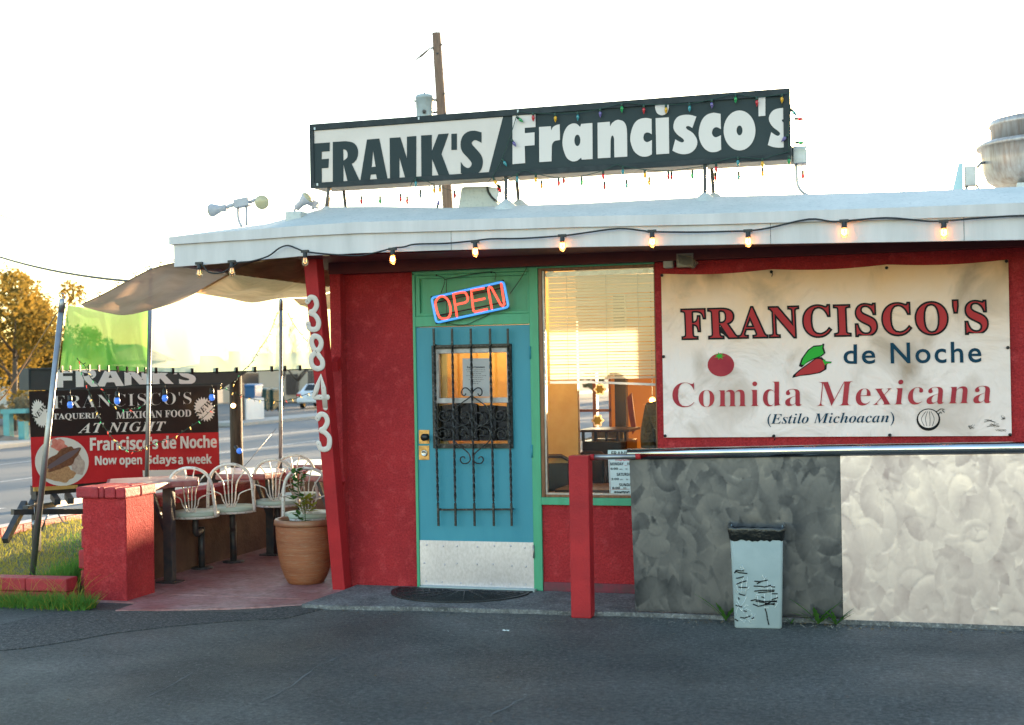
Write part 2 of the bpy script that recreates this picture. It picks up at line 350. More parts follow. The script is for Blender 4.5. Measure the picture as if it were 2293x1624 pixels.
b = MB(); b.box(XL, XR-.14, .14, 4.6, 2.6, 2.64); b.build('ceiling', mat('cream ceiling', (.6, .5, .34), .9), RB)
b = MB(); b.box(-.14, -.10, 4.55, 4.66, .78, 1.72); b.box(-.34, .06, 4.56, 4.64, 1.255, 1.285); b.box(-.34, -.32, 4.56, 4.64, .78, 1.72); b.box(.04, .06, 4.56, 4.64, .78, 1.72)
b.build('rear_window_frame', BROWNW, RB)
# green trim
fr = MB(); y0 = -.022
fr.box(-.515, -.492, y0, .05, .03, 2.52); fr.box(.449, .52, y0, .05, .03, 2.535); fr.box(-.515, .449, y0, .05, 2.5, 2.535)
fr.box(-.492, .449, y0, .05, 2.092, 2.175); fr.box(.52, WX1, y0, .05, 2.517, 2.535); fr.box(.52, WX1, y0-.006, .05, .695, .752)
FRM = fr.build('green_frame', GREEN, RB, bevel=.003)
b = MB(); b.box(-.49, .447, .012, .03, 2.176, 2.499); b.build('transom_panel', GREEN, RB)
b = MB(); b.box(-.49, -.455, -.012, .012, 2.176, 2.499); b.box(.43, .447, -.012, .012, 2.176, 2.499); b.box(-.455, .43, -.012, .012, 2.472, 2.499); b.box(-.455, .43, -.012, .012, 2.176, 2.2); b.build('transom_moulding', GREEN, RB, bevel=.003)
b = MB(); b.box(-.47, .47, -.09, .03, .03, .048); b.build('threshold', mat('pale threshold', (.36, .44, .44), .5), RB)
# door
def ppx(u, v, y): return at(u, v, y=y)
gx0, gx1 = ppx(978, 850, 0).x, ppx(1140, 850, 0).x; gz0, gz1 = ppx(1060, 998, 0).z, ppx(1060, 778, 0).z
b = MB(); b.box(DX0, gx0, -.008, .036, DZ0, DZ1); b.box(gx1, DX1, -.008, .036, DZ0, DZ1); b.box(gx0, gx1, -.008, .036, DZ0, gz0); b.box(gx0, gx1, -.008, .036, gz1, DZ1)
DOOR = b.build('door', BLUE, RB)
b = MB(); b.box(DX0+.004, DX1-.002, -.013, -.008, DZ0+.01, ppx(1065, 1212, 0).z)
for i in range(7): 
    for j, zz in enumerate((.36, .22, .07)): b.ball((DX0+.05+i*.14+random.uniform(-.02, .02), -.013, zz+random.uniform(-.01, .01)), .008, 4)
b.build('kick_plate', KICK, DOOR)
b = MB(); zs = ppx(1060, 897, 0).z
b.box(gx0, gx0+.025, -.02, .02, zs, gz1-.01); b.box(gx1-.012, gx1, -.02, .02, zs, gz1-.01); b.box(gx0, gx1, -.021, .02, gz1-.045, gz1-.008); b.box(gx0, gx1, -.024, .02, zs-.02, zs+.022)
b.build('window_sash', mat('dull white sash', (.46, .42, .42), .5, .3, c2=(.3, .28, .28), vs=20), DOOR, bevel=.003)
b = MB(); b.box(gx0-.03, gx0, -.028, .0, gz0-.02, gz1+.02); b.box(gx1, gx1+.03, -.028, 0, gz0-.02, gz1+.02); b.box(gx0, gx1, -.027, 0, gz1-.008, gz1+.02); b.box(gx0, gx1, -.027, 0, gz0-.02, gz0+.016); b.box(gx0, gx0+.014, -.026, .02, gz0, zs-.02); b.box(gx1-.014, gx1, -.026, .02, gz0, zs-.02)
b.build('window_frame', IRON, DOOR)
b = MB(); b.box(gx0, gx1, .006, .010, gz0, gz1); b.build('window_pane', GLASS, DOOR)
# door hardware
for nm, (ua, va, ub, vb) in (('knob_plate', (938, 963, 962, 994)), ('lock_plate', (938, 998, 962, 1030))):
    p, q = ppx(ua, va, -.008), ppx(ub, vb, -.008); b = MB(); b.box(p.x, q.x, -.013, -.008, q.z, p.z)
    for sx in (p.x+.008, q.x-.008):
        for sz in (p.z-.008, q.z+.008): b.ball((sx, -.013, sz), .003, 3)
    b.build(nm, BRASS, DOOR, bevel=.001)
k = ppx(953, 979, -.03); b = MB(); b.lathe((k.x, -.013, k.z), [(.026, 0), (.026, .008), (.012, .012), (.012, .03), (.026, .038), (.03, .05), (.026, .062), (.0001, .066)], 18, axis=(0, -1, 0)); b.build('door_knob', BLACKP, DOOR)
k = ppx(950, 1015, -.02); b = MB(); b.lathe((k.x, -.013, k.z), [(.027, 0), (.025, .012), (.02, .016), (.018, .013), (.0001, .013)], 18, axis=(0, -1, 0)); b.box(k.x-.002, k.x+.002, -.03, -.026, k.z-.008, k.z+.008); b.build('deadbolt_lock', mat('nickel', (.6, .58, .55), .25, .9), DOOR)
for vz in (790, 1010, 1235):
    p = ppx(1190, vz, -.01); b = MB(); b.cyl((DX1+.002, -.026, p.z-.05), (DX1+.002, -.026, p.z+.05), .007, n=8); b.build('hinge', BLUE if vz < 1200 else ALU, DOOR)
# iron grille: five twisted bars, two cross bars and scrolls
GY = -.062
def g(u, v): return ppx(u, v, GY)
b = MB()
tops = ((971, 1012, 1054, 1097, 1137), (982, 1020.5, 1063, 1106, 1146))
for ut, ub in zip(*tops):
    a, c = g(ut, 736), g(ub, 1178); vs = []; n = 70
    for i in range(n+1):
        p = a+(c-a)*(i/n); an = i*.55 if 6 < i < 62 else .0; r = .0108
        vs += [p+V((r*math.cos(an+q*math.pi/2+.78), r*math.sin(an+q*math.pi/2+.78), 0)) for q in range(4)]
    b.add(vs, [(4*i+q, 4*i+(q+1) % 4, 4*i+4+(q+1) % 4, 4*i+4+q) for i in range(n) for q in range(4)]+[(0, 1, 2, 3), (4*n+3, 4*n+2, 4*n+1, 4*n)], False)
for (u0, v0, u1, v1, hh) in ((970, 776, 1142, 772, .02), (980, 1142, 1146, 1141, .014)):
    b.beam(g(u0, v0)+V((0, .012, 0)), g(u1, v1)+V((0, .012, 0)), .008, hh)
for (u, v) in ((971, 772), (1140, 772), (982, 1141), (1146, 1141)): p = g(u, v); b.cyl((p.x, -.008, p.z), (p.x, GY, p.z), .006, n=6)
GR = b.build('grille', IRON, DOOR)
def spiral(cx, cy, r, a0, turns, n=26, r1=.25):
    out = []
    for i in range(n+1):
        t = i/n; rr = r*(1-(1-r1)*t); a = a0+turns*2*math.pi*t; out.append((cx+rr*math.cos(a), cy+rr*math.sin(a)))
    return out
def dcr(x, y): return cc(x, y, 1080, 830, 4.64)
scr = []
for sg in (1, -1):
    m = lambda x: 462+sg*(x-462)
    def sp(cx, cy, r, a0, turns, r1=.3):
        return [(m(px), py) for px, py in spiral(cx, cy, r, a0, turns, r1=r1)]
    # top heart
    scr.append([(m(x), y) for x, y in ((582, 690), (560, 655), (520, 652), (478, 690), (465, 735))][::1]+[(m(x), y) for x, y in ((500, 770), (600, 840), (660, 900), (672, 980), (640, 1050), (580, 1085), (520, 1070), (482, 1010), (500, 950), (550, 940), (585, 970), (580, 1010), (545, 1005))])
    scr.append([(m(x), y) for x, y in ((582, 690), (575, 725), (550, 740), (530, 715))])
    # lower half
    scr.append([(m(x), y) for x, y in ((545, 1200), (590, 1195), (595, 1155), (550, 1130), (500, 1160), (495, 1215), (540, 1235)) ])
    scr.append([(m(x), y) for x, y in ((495, 1150), (540, 1100), (600, 1095), (660, 1130), (680, 1190), (660, 1270), (580, 1340), (500, 1410), (480, 1480), (510, 1520), (565, 1525), (595, 1490), (585, 1455), (555, 1450), (540, 1470))])
    # side spirals
    scr.append(sp(785, 970, 78, math.pi, -1.6, r1=.25)); scr.append(sp(805, 1185, 82, math.pi, 1.6, r1=.25))
b = MB()
for s_ in scr:
    b.tube(smooth_path([g(*dcr(x, y)) for x, y in s_], 4), .0052, 6)
sc_ = b.build('scrollwork', IRON, GR)
# front window: varnished frame, pane
WF = MB(); WF.box(WX0, WX0+.028, -.012, .06, .752, WZ1); WF.box(WX0+.028, WX1, -.012, .06, WZ1-.02, WZ1); WF.box(WX1-.008, WX1, -.006, .06, .752, WZ1-.02); WF.box(WX0+.028, WX1-.008, -.005, .06, .752, .772)
WIN = WF.build('window_frame', BROWNW, RB, bevel=.003)
b = MB(); b.box(WX0+.028, WX0+.042, .005, .05, .772, WZ1-.02); b.box(WX0+.042, WX1-.008, .005, .05, .772, .784); b.build('window_bead', ALU, WIN)
b = MB(); b.box(WX0+.03, WX1-.008, .03, .035, .774, WZ1-.02); b.build('window_pane', GLASS, WIN)
# roof
fl = [(387, 531, 547, 598), (480, 522, 541, 591), (580, 514, 535, 582), (680, 506, 528, 573), (800, 498, 522, 567), (1000, 493, 517, 560), (1300, 485, 508, 553), (1600, 479, 502, 548), (2000, 466, 491, 542), (2293, 455, 481, 537), (2640, 442, 468, 531)]
YF = -.85; tp = [at(u, a, y=YF) for u, a, m_, c in fl]; md = [at(u, m_, y=YF) for u, a, m_, c in fl]; bt = [at(u, c, y=YF) for u, a, m_, c in fl]; NF = len(fl)
for L_ in (tp, md, bt):
    L_[-1].x = 6.6; L_[0].x = -2.15
b = MB(); vs = []
for i in range(NF): vs += [(bt[i].x, YF, bt[i].z), (md[i].x, YF, md[i].z), (bt[i].x, YF+.035, bt[i].z), (md[i].x, YF+.035, md[i].z)]
fs = []
for i in range(NF-1): k = 4*i; fs += [(k, k+4, k+5, k+1), (k+2, k+3, k+7, k+6), (k, k+2, k+6, k+4)]
b.add(vs, fs+[(0, 1, 3, 2)]); b.box(-2.15, -2.115, YF+.035, 6.5, bt[0].z, md[0].z)
FAS = b.build('fascia', WHITE, RB)
for u in (1010, 1725, 2158):
    k_ = [i for i in range(NF-1) if fl[i][0] <= u][-1]; f_ = (u-fl[k_][0])/(fl[k_+1][0]-fl[k_][0]); m__ = fl[k_][2]+(fl[k_+1][2]-fl[k_][2])*f_; c__ = fl[k_][3]+(fl[k_+1][3]-fl[k_][3])*f_
    p, q = at(u, m__, y=YF), at(u, c__, y=YF); b = MB(); b.box(p.x-.002, p.x+.002, YF-.0015, YF, q.z, p.z-.004); b.build('board_joint', CONC, FAS)
b = MB(); vs = []
for i in range(NF): vs += [(md[i].x, YF-.022, md[i].z-.004), (tp[i].x, YF-.022, tp[i].z), (md[i].x, YF, md[i].z-.004)]
fs = []
for i in range(NF-1): k = 3*i; fs += [(k, k+3, k+4, k+1), (k, k+2, k+5, k+3)]
b.add(vs, fs); b.box(-2.18, -2.15, YF-.022, 6.5, md[0].z-.004, tp[0].z); b.build('drip_edge', WHITE, RB)
b = MB(); sil = []
for i, (u, v) in enumerate([(395, 529), (500, 515), (600, 501), (735, 464), (850, 463), (1000, 466), (1300, 456), (1590, 441), (2000, 430), (2293, 418), (2640, 404)]):
    p = at(u, v, y=-.25); sil.append(p)
sil[-1].x = 6.6
rows = [[V((p.x, YF-.022, p.z)) for p in tp], [V((p.x, YF+.10, p.z+.012)) for p in tp], sil, [V((max(p.x, -2.15), .5, p.z+.012)) for p in sil], [V((max(p.x, -2.15), 6.5, p.z)) for p in sil]]
vs = [p for r in rows for p in r]; b.add(vs, [(j*NF+i, j*NF+i+1, (j+1)*NF+i+1, (j+1)*NF+i) for j in range(4) for i in range(NF-1)], True)
ROOF = b.build('roof', MASTIC, RB)
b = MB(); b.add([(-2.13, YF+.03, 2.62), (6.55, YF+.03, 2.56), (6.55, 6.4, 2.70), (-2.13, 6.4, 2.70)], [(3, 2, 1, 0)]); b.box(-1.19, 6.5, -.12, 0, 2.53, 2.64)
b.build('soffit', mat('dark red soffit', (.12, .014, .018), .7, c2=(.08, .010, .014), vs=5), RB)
# ---------------------------------------------------------------- leaning address post
PX0, PX1 = -1.182, -1.075
ptf, pbf = at(678, 573, x=PX0), at(745, 1318, x=PX0)
pt, pb_ = V((0, ptf.y, 2.66)), V((0, pbf.y, .0)); PD = .13
AP = thing('address_post', 'red leaning timber post carrying the white house number 3843', 'post', (-1.13, pb_.y, 0))
b = MB(); b.hexa([(PX0, pb_.y, 0), (PX1, pb_.y, 0), (PX1, pb_.y+PD, 0), (PX0, pb_.y+PD, 0), (PX0, pt.y, pt.z), (PX1, pt.y, pt.z), (PX1, pt.y+PD, pt.z), (PX0, pt.y+PD, pt.z)])
b.build('post', REDP, AP, bevel=.004)
for (u, v, zz) in ((742, 822, 0), (758, 1086, 0)):
    p = at(u, v, x=PX1-.03); b = MB(); b.beam((p.x, p.y+.06, p.z), (PX1-.05, -.10, p.z+.045), .05, .085); b.build('brace', REDP, AP, bevel=.003)
pv = (pt-pb_).normalized(); PN = V((0, -pv.z, pv.y)); PP = V((PX0, pb_.y, 0))
def on_post(u, v): return at(u, v, pl=(PP, PN))
def c3p(x, y): return cc(x, y, 400, 600, 3.248)
DIG = {'3a': [(1200, 500), (1225, 466), (1262, 478), (1275, 530), (1252, 575), (1222, 590), (1262, 612), (1290, 660), (1282, 712), (1250, 728), (1215, 715), (1205, 680)],
 '8': [(1272, 905), (1300, 950), (1322, 985), (1318, 1030), (1280, 1045), (1240, 1020), (1230, 960), (1262, 915), (1300, 880), (1312, 830), (1290, 790), (1252, 782), (1232, 820), (1245, 868), (1272, 905)],
 '4': [(1362, 1276), (1252, 1278), (1308, 1105), (1330, 1200), (1345, 1362)],
 '3b': [(1283, 1450), (1305, 1416), (1345, 1425), (1362, 1475), (1340, 1525), (1310, 1545), (1345, 1565), (1378, 1610), (1372, 1680), (1340, 1700), (1305, 1690), (1290, 1650)]}
for kx, pl_ in DIG.items():
    pts = [on_post(*c3p(x, y)) for x, y in pl_]
    if kx != '4': pts = smooth_path(pts, 5)
    else: pts = [pts[0]+(pts[1]-pts[0])*t for t in (0, .5, .97)]+[pts[1], pts[1]+(pts[2]-pts[1])*.5, pts[2], pts[3], pts[4]]
    b = MB(); b.sm = True; b.tube(pts, .0215, 12)
    for e in (pts[0], pts[-1]): b.ball(e, .0215, 6)
    for i, p in enumerate(b.v):
        dn = (p-PP).dot(PN); b.v[i] = p-PN*dn+PN*(max(-.001, dn*.22)+.006)
    o = b.build('house_number', LETW, AP)
    for q in (pts[1], pts[-2]): b = MB(); b.ball(q+PN*.013, .003, 4); b.build('nail', INK, o)

# ---------------------------------------------------------------- roof sign
SY, SB = -.30, -.02
sx0, sx1, sz0, sz1 = -1.25, 2.482, 3.200, 3.705
RS = thing('roof_sign', 'long dark and white box sign standing on steel legs on the roof', 'sign', (.6, -.16, 3.06))
b = MB(); b.box(sx0+.004, sx1-.004, SY+.02, SB, sz0+.004, sz1-.004); b.build('cabinet', SIGNB, RS)
b = MB(); t = .05
b.box(sx0, sx1, SY-.006, SY+.03, sz1-t, sz1); b.box(sx0, sx1, SY-.006, SY+.03, sz0, sz0+t-.01); b.box(sx0, sx0+.034, SY-.006, SY+.03, sz0+t-.01, sz1-t); b.box(sx1-.05, sx1, SY-.006, SB+.002, sz0+t-.01, sz1-t)
b.box(sx0, sx1, SY+.03, SB+.003, sz1-.003, sz1+.002)
b.build('frame', SIGNF, RS, bevel=.003)
b = MB(); b.box(sx0+.03, sx1-.045, SY+.008, SY+.02, sz0+.035, sz1-.045); b.build('dark_face', SIGND, RS)
def S6(x, y): return at(*cc(x, y, 740, 180, 3.474), y=SY)
def S7(x, y): return at(*cc(x, y, 1280, 180, 2.94), y=SY)
p = [S6(145, 500), S6(1795, 370), S6(1672, 905), S6(222, 968)]
b = MB(); q = [V((sx0+.036, 0, sz1-.052)), V((p[1].x, 0, sz1-.052)), V((p[2].x, 0, sz0+.042)), V((sx0+.036, 0, sz0+.042))]
b.prism([(k.x, SY+.006, k.z) for k in q], (0, .003, 0)); b.build('white_face', SIGNW, RS)
def keyhole(outer, hole):
    """one outline round a letter and its counter"""
    i, j = min(((i, j) for i in range(len(outer)) for j in range(len(hole))), key=lambda t: (outer[t[0]][0]-hole[t[1]][0])**2+(outer[t[0]][1]-hole[t[1]][1])**2)
    area = lambda p: sum(p[k][0]*p[(k+1) % len(p)][1]-p[(k+1) % len(p)][0]*p[k][1] for k in range(len(p)))
    if area(outer)*area(hole) > 0: hole = hole[::-1]; j = len(hole)-1-j
    return outer[:i+1]+hole[j:]+hole[:j+1]+outer[i:]
def elps(cx, cy, rx, ry, n=28): return [(cx+rx*math.cos(2*math.pi*i/n), cy+ry*math.sin(2*math.pi*i/n)) for i in range(n)]
def curvy(p): return [(q.x, q.y) for q in smooth_path([V((x, y, 0)) for x, y in p], 3)]
def letter(b, f_, outer, hole=None, k=.002):
    if hole: outer = keyhole(outer, hole)
    b.prism([V((q.x, SY+.006-k, q.z)) for q in (f_(x, y) for x, y in outer)], (0, -.0015, 0))
DL = {'F': [(145, 622), (292, 612), (290, 688), (222, 693), (222, 758), (283, 753), (280, 832), (222, 837), (222, 968), (145, 975)],
 'N': [(812, 573), (905, 567), (962, 752), (962, 562), (1043, 556), (1043, 918), (948, 925), (897, 745), (897, 928), (815, 934)],
 'K': [(1085, 552), (1178, 546), (1178, 690), (1235, 541), (1325, 534), (1262, 712), (1332, 897), (1240, 905), (1180, 755), (1180, 910), (1088, 916)],
 "'": [(1348, 538), (1396, 535), (1396, 675), (1348, 678)]}
b = MB()
for q in DL.values(): letter(b, S6, q)
letter(b, S6, [(318, 608)]+curvy([(430, 601), (490, 612), (525, 645), (538, 695), (528, 750), (505, 782), (482, 798)])+[(552, 945), (447, 953), (410, 800), (410, 957), (318, 965)], curvy([(408, 672), (432, 678), (446, 705), (442, 745), (410, 770)]))
letter(b, S6, [(615, 587), (722, 578), (795, 935), (705, 943), (693, 888), (648, 892), (637, 948), (555, 954)], [(668, 680), (690, 822), (655, 826)])
letter(b, S6, curvy([(1610, 525), (1550, 510), (1490, 520), (1445, 560), (1428, 625), (1442, 690), (1490, 745), (1524, 790), (1515, 822), (1490, 835), (1455, 815), (1430, 780)])+curvy([(1430, 880), (1500, 895), (1560, 890), (1605, 850), (1622, 780), (1605, 720), (1560, 665), (1526, 625), (1535, 600), (1560, 592), (1610, 615)]))
b.build('dark_lettering', LETD, RS)
b = MB()
letter(b, S7, [(3, 315), (172, 305), (172, 405), (93, 411), (93, 450), (165, 444), (165, 538), (93, 544), (96, 670), (3, 678)])
letter(b, S7, [(198, 405), (285, 399), (287, 430)]+curvy([(300, 405), (325, 390), (350, 385)])+curvy([(352, 500), (315, 507), (297, 525), (292, 545)])+[(290, 657), (200, 663)])
letter(b, S7, [(590, 375), (592, 640), (512, 645), (508, 630)]+curvy([(480, 652), (445, 658), (405, 635), (380, 580), (370, 520), (380, 450), (405, 402), (440, 380), (475, 382), (500, 405)])+[(508, 382)], elps(480, 503, 22, 42))
letter(b, S7, [(628, 373), (718, 366), (720, 400)]+curvy([(735, 375), (760, 357), (785, 352), (820, 365), (840, 400), (845, 450)])+[(847, 622), (752, 628)]+curvy([(750, 490), (742, 468), (729, 475), (724, 505)])+[(723, 630), (630, 635)])
letter(b, S7, curvy([(1025, 345), (980, 338), (930, 350), (895, 385), (873, 450), (870, 510), (895, 580), (940, 617), (990, 622), (1028, 605)])+curvy([(1028, 500), (995, 516), (972, 505), (965, 480), (975, 452), (1000, 445), (1027, 458)]))
letter(b, S7, [(1055, 340), (1152, 333), (1155, 600), (1060, 606)])
letter(b, S7, [(1052, 227), (1151, 220)]+curvy([(1153, 262), (1140, 300), (1103, 319), (1065, 302), (1051, 262)]))
letter(b, S7, curvy([(1355, 328), (1310, 316), (1260, 316), (1215, 332), (1190, 372), (1188, 420), (1215, 460), (1255, 490), (1264, 508), (1250, 518), (1225, 510), (1200, 495)])+curvy([(1178, 578), (1220, 598), (1270, 605), (1320, 590), (1355, 550), (1360, 500), (1330, 450), (1285, 420), (1280, 402), (1300, 398), (1325, 412)]))
letter(b, S7, curvy([(1533, 308), (1480, 300), (1430, 316), (1395, 355), (1374, 425), (1376, 490), (1405, 553), (1450, 586), (1500, 588), (1537, 570)])+curvy([(1535, 465), (1500, 480), (1478, 470), (1469, 445), (1480, 416), (1505, 406), (1535, 420)]))
letter(b, S7, elps(1672, 430, 117, 147, 40), elps(1672, 430, 22, 36))
letter(b, S7, [(1810, 183), (1862, 179), (1862, 322), (1812, 326)])
letter(b, S7, curvy([(2021, 265), (1970, 266), (1920, 282), (1892, 320), (1890, 360), (1915, 402), (1958, 436), (1970, 455), (1955, 470), (1930, 460), (1905, 442)])+curvy([(1880, 537), (1920, 552), (1975, 557), (2021, 551)])+[(2021, 385)]+curvy([(2000, 375), (1984, 360), (1990, 348), (2021, 357)]))
b.build('white_lettering', LETW, RS)
for (u, ub, v0, v1, yy) in ((738, 731, 420, 470, SY+.03), (771, 776, 424, 472, SB-.03), (1134, 1134, 392, 455, SY+.03), (1158, 1163, 398, 455, SB-.03), (1579, 1579, 365, 440, SY+.03), (1594, 1599, 368, 440, SB-.03)):
    a, c = at(u, v0, y=yy), at(ub, v1, y=yy); a.z = sz0; b = MB(); b.beam(a, c, .026, .026, up=(0, 1, 0)); o = b.build('leg', STEEL, RS)
    b = MB(); b.lathe((c.x, c.y, c.z-.10), [(.16, 0), (.10, .06), (.05, .10), (.02, .125)], 14); b.build('mastic_foot', MASTIC, o)
JB = MB(); p, q = at(1779, 331, y=SB-.1), at(1808, 368, y=SB-.1); JB.box(sx1, q.x, SB-.16, SB-.02, q.z, p.z); JB.build('junction_box', GALV, RS, bevel=.006)
b = MB(); yy = SB-.1
b.tube(smooth_path([at(1783, 366, y=yy), at(1784, 395, y=yy), at(1788, 418, y=yy), at(1802, 434, y=yy), at(1830, 441, y=yy), at(1900, 441, y=yy+.1), at(1960, 440, y=yy+.2)], 5), .010, 8); b.build('conduit', GALV, RS)
for u, v in ((705, 289), (938, 266), (1160, 250), (711, 414)): p = at(u, v, y=SY-.008); b = MB(); b.box(p.x-.006, p.x+.006, SY-.014, SY-.006, p.z-.008, p.z+.012); b.build('clip', PAPER, RS)

# ---------------------------------------------------------------- big coloured bulbs
def bulb_mesh(b, p, d, ln=.055, r=.0125):
    """C9 bulb hanging from p along d: material 0 socket, 1 glass"""
    d = V(d).normalized(); b.cur = 0; b.lathe(p, [(.006, 0), (.009, .004), (.009, ln*.42), (.007, ln*.45)], 8, axis=d)
    b.cur = 1; b.lathe(V(p)+d*ln*.44, [(.0075, 0), (r, ln*.22), (r*.95, ln*.36), (r*.55, ln*.62), (.0005, ln*.85)], 10, axis=d); b.cur = 0
def string(name, label, wires, bulbs, wr=.0028, group='strings of coloured christmas bulbs', drop=(0, 0, -1), ln=.055, r=.0125):
    p = wires[0][0]; t = thing(name, label, 'string lights', p, group)
    b = MB()
    for wi in wires: b.tube(smooth_path(wi, 5), wr, 5)
    b.build('wire', WIRE, t)
    for (p, c, d) in bulbs:
        b = MB(); bulb_mesh(b, p, d, ln, r); b.build('bulb', [WIRE, LM[c]], t, loc=p)
    return t
Y1 = SY-.024
def s6(x, y, yy=Y1): return at(*cc(x, y, 740, 180, 3.474), y=yy)
def s7(x, y, yy=Y1): return at(*cc(x, y, 1280, 180, 2.94), y=yy)
wa = [s7(x, y) for x, y in ((50, 290), (155, 303), (320, 305), (480, 298), (645, 272), (830, 228), (965, 240), (1130, 240), (1300, 232), (1466, 204), (1628, 165), (1800, 185), (1980, 165), (2025, 155))]
wb = [s6(x, y) for x, y in ((1935, 345), (1915, 385), (1870, 530), (1790, 750), (1705, 910), (1665, 955))]
wc = [s7(x, y) for x, y in ((2025, 155), (2048, 280), (2030, 420), (2037, 585))]
Z = (0, 0, -1)
ba = [(s7(x, y-38), c, Z) for x, y, c in ((155, 335, 'r'), (318, 340, 'y'), (482, 330, 't'), (648, 305, 'p'), (807, 268, 'g'), (968, 278, 'r'), (1131, 276, 'y'), (1304, 264, 't'), (1468, 238, 'p'), (1643, 198, 'g'), (1799, 222, 'r'), (1983, 198, 'y'))]
ba += [(s6(1915, 390), 'g', (.6, 0, -.5)), (s6(1870, 585), 'p', (.5, 0, -.8)), (s6(1790, 755), 't', (.5, 0, -.8)), (s6(1712, 918), 'y', (.4, 0, -.8)), (s7(2045, 270), 't', (.5, 0, -.6)), (s7(2075, 345), 'r', (1, 0, -.1)), (s7(2080, 520), 'g', (1, 0, -.1)), (s7(2030, 460), 'p', (-.7, 0, -.7))]
string('christmas_light_string', 'string of large coloured bulbs along the top edge and slash of the roof sign', [wa, wb, wc], ba)
wd = [s7(x, y) for x, y in ((-90, 800), (0, 770), (90, 725), (180, 750), (345, 778), (510, 765), (670, 725), (765, 683), (815, 692), (975, 718), (1160, 725), (1325, 705), (1425, 690), (1490, 665), (1650, 628), (1840, 640), (1900, 620), (1960, 605), (2037, 585))]
bd = [(s7(x, y-34), c, Z) for x, y, c in ((38, 780, 't'), (175, 785, 'y'), (343, 812, 'r'), (512, 806, 'g'), (670, 760, 'r'), (815, 728, 't'), (977, 752, 'y'), (1150, 760, 'r'), (1325, 755, 'g'), (1500, 706, 'r'), (1660, 658, 't'), (1840, 668, 'y'), (2035, 648, 'g'))]
bd += [(s6(1040, 925), 't', Z)]
string('christmas_light_string', 'string of large coloured bulbs looped along the lower front edge of the roof sign', [wd, [s6(990, 1000), s6(1035, 915), s6(1120, 945), s6(1210, 980)]], bd)
Y2 = SB+.01
we = [s6(x, y, Y2) for x, y in ((440, 1060), (567, 1080), (730, 1075), (908, 1055), (1080, 1025), (1200, 985), (1380, 1035), (1550, 1010), (1765, 985))]+[s7(x, y, Y2) for x, y in ((60, 810), (218, 795), (380, 775), (680, 798), (843, 792), (1008, 768), (1172, 735), (1495, 738), (1667, 732), (1843, 703), (1980, 690), (2110, 680), (2138, 722))]
be = [(s6(x, y-26, Y2), c, Z) for x, y, c in ((567, 1105, 'r'), (730, 1105, 'g'), (908, 1085, 'r'), (965, 1105, 'r'), (1080, 1050, 'b'), (1200, 1010, 'y'), (1250, 1005, 'y'), (1378, 1055, 'r'), (1755, 1000, 'r'), (1772, 1012, 'r'))]
be += [(s7(x, y-24, Y2), c, Z) for x, y, c in ((218, 822, 'y'), (380, 786, 'r'), (680, 828, 'r'), (843, 818, 't'), (1008, 796, 'y'), (1172, 755, 'r'), (1495, 765, 'r'), (1667, 758, 't'), (1843, 730, 'y'), (2138, 748, 'r'))]
string('christmas_light_string', 'string of coloured bulbs hanging below the back edge of the roof sign', [we], be, wr=.0018)
wf = [s6(x, y, -.24) for x, y in ((330, 1214), (400, 1219), (500, 1214), (620, 1212), (700, 1212), (830, 1204), (1015, 1194), (1230, 1190))]
bf = [(s6(x, y, -.245), c, d) for x, y, c, d in ((372, 1210, 't', (-1, 0, 0)), (415, 1214, 'p', (-1, 0, 0)), (455, 1210, 'r', (1, 0, .1)), (500, 1214, 'g', (1, 0, 0)), (620, 1208, 'r', (-1, 0, .1)), (650, 1209, 'r', (1, 0, 0)), (815, 1199, 'y', (1, 0, 0)), (1000, 1190, 'b', (1, 0, 0)), (1225, 1184, 'p', (.3, 0, 1)))]
string('christmas_light_string', 'string of coloured bulbs lying on the white roof under the sign', [wf], bf)

# ---------------------------------------------------------------- festoon lights along the fascia
FY = YF-.045
def f_(u, v, yy=FY): return at(u, v, y=yy)
FE = thing('festoon_light_string', 'black festoon cable with large warm bulbs strung along the white fascia', 'string lights', f_(1259, 528))
cab = [(441, 590), (452, 592), (468, 610), (495, 611), (520, 598), (535, 588), (560, 586), (600, 574), (625, 556), (645, 550), (665, 557), (682, 563), (720, 568), (800, 573), (840, 566), (879, 556), (905, 553), (930, 547), (1000, 545), (1064, 539), (1100, 535), (1170, 534), (1259, 528), (1300, 523), (1385, 512), (1440, 517), (1460, 519), (1560, 520), (1640, 518), (1675, 517), (1720, 511), (1810, 491), (1860, 496), (1890, 495), (1985, 488), (2070, 495), (2113, 495), (2200, 488), (2290, 483), (2400, 483)]
b = MB(); b.tube(smooth_path([f_(u, v) for u, v in cab], 4), .0062, 7); b.build('cable', CABLE, FE)
for (u, v, lit) in ((446, 590, 0), (519, 586, 0), (683, 563, 0), (879, 558, 1), (1064, 541, 1), (1259, 528, 1), (1460, 518, 1), (1675, 517, 1), (1890, 495, 1), (2113, 496, 1)):
    p = f_(u, v); b = MB(); b.box(p.x-.03, p.x+.03, p.y-.012, p.y+.012, p.z-.010, p.z+.010); b.lathe((p.x, p.y, p.z-.045), [(.017, 0), (.019, .006), (.016, .012), (.016, .04)], 12)
    s_ = b.build('bulb_holder', CABLE, FE, loc=p, bevel=.002)
    b = MB(); b.lathe((p.x, p.y, p.z-.112), [(.0005, 0), (.012, .003), (.021, .014), (.0245, .028), (.022, .044), (.015, .060), (.013, .068)], 14); b.build('bulb', BULBGL, s_, loc=p)
    b = MB(); b.sm = True; b.tube([(p.x-.006, p.y, p.z-.055), (p.x-.008, p.y, p.z-.082), (p.x, p.y, p.z-.09), (p.x+.008, p.y, p.z-.082), (p.x+.006, p.y, p.z-.055)], .0048 if lit else .0015, 6)
    b.build('filament', WARM if lit else emis('dim filament', (1, .55, .2), .6), s_, loc=p)

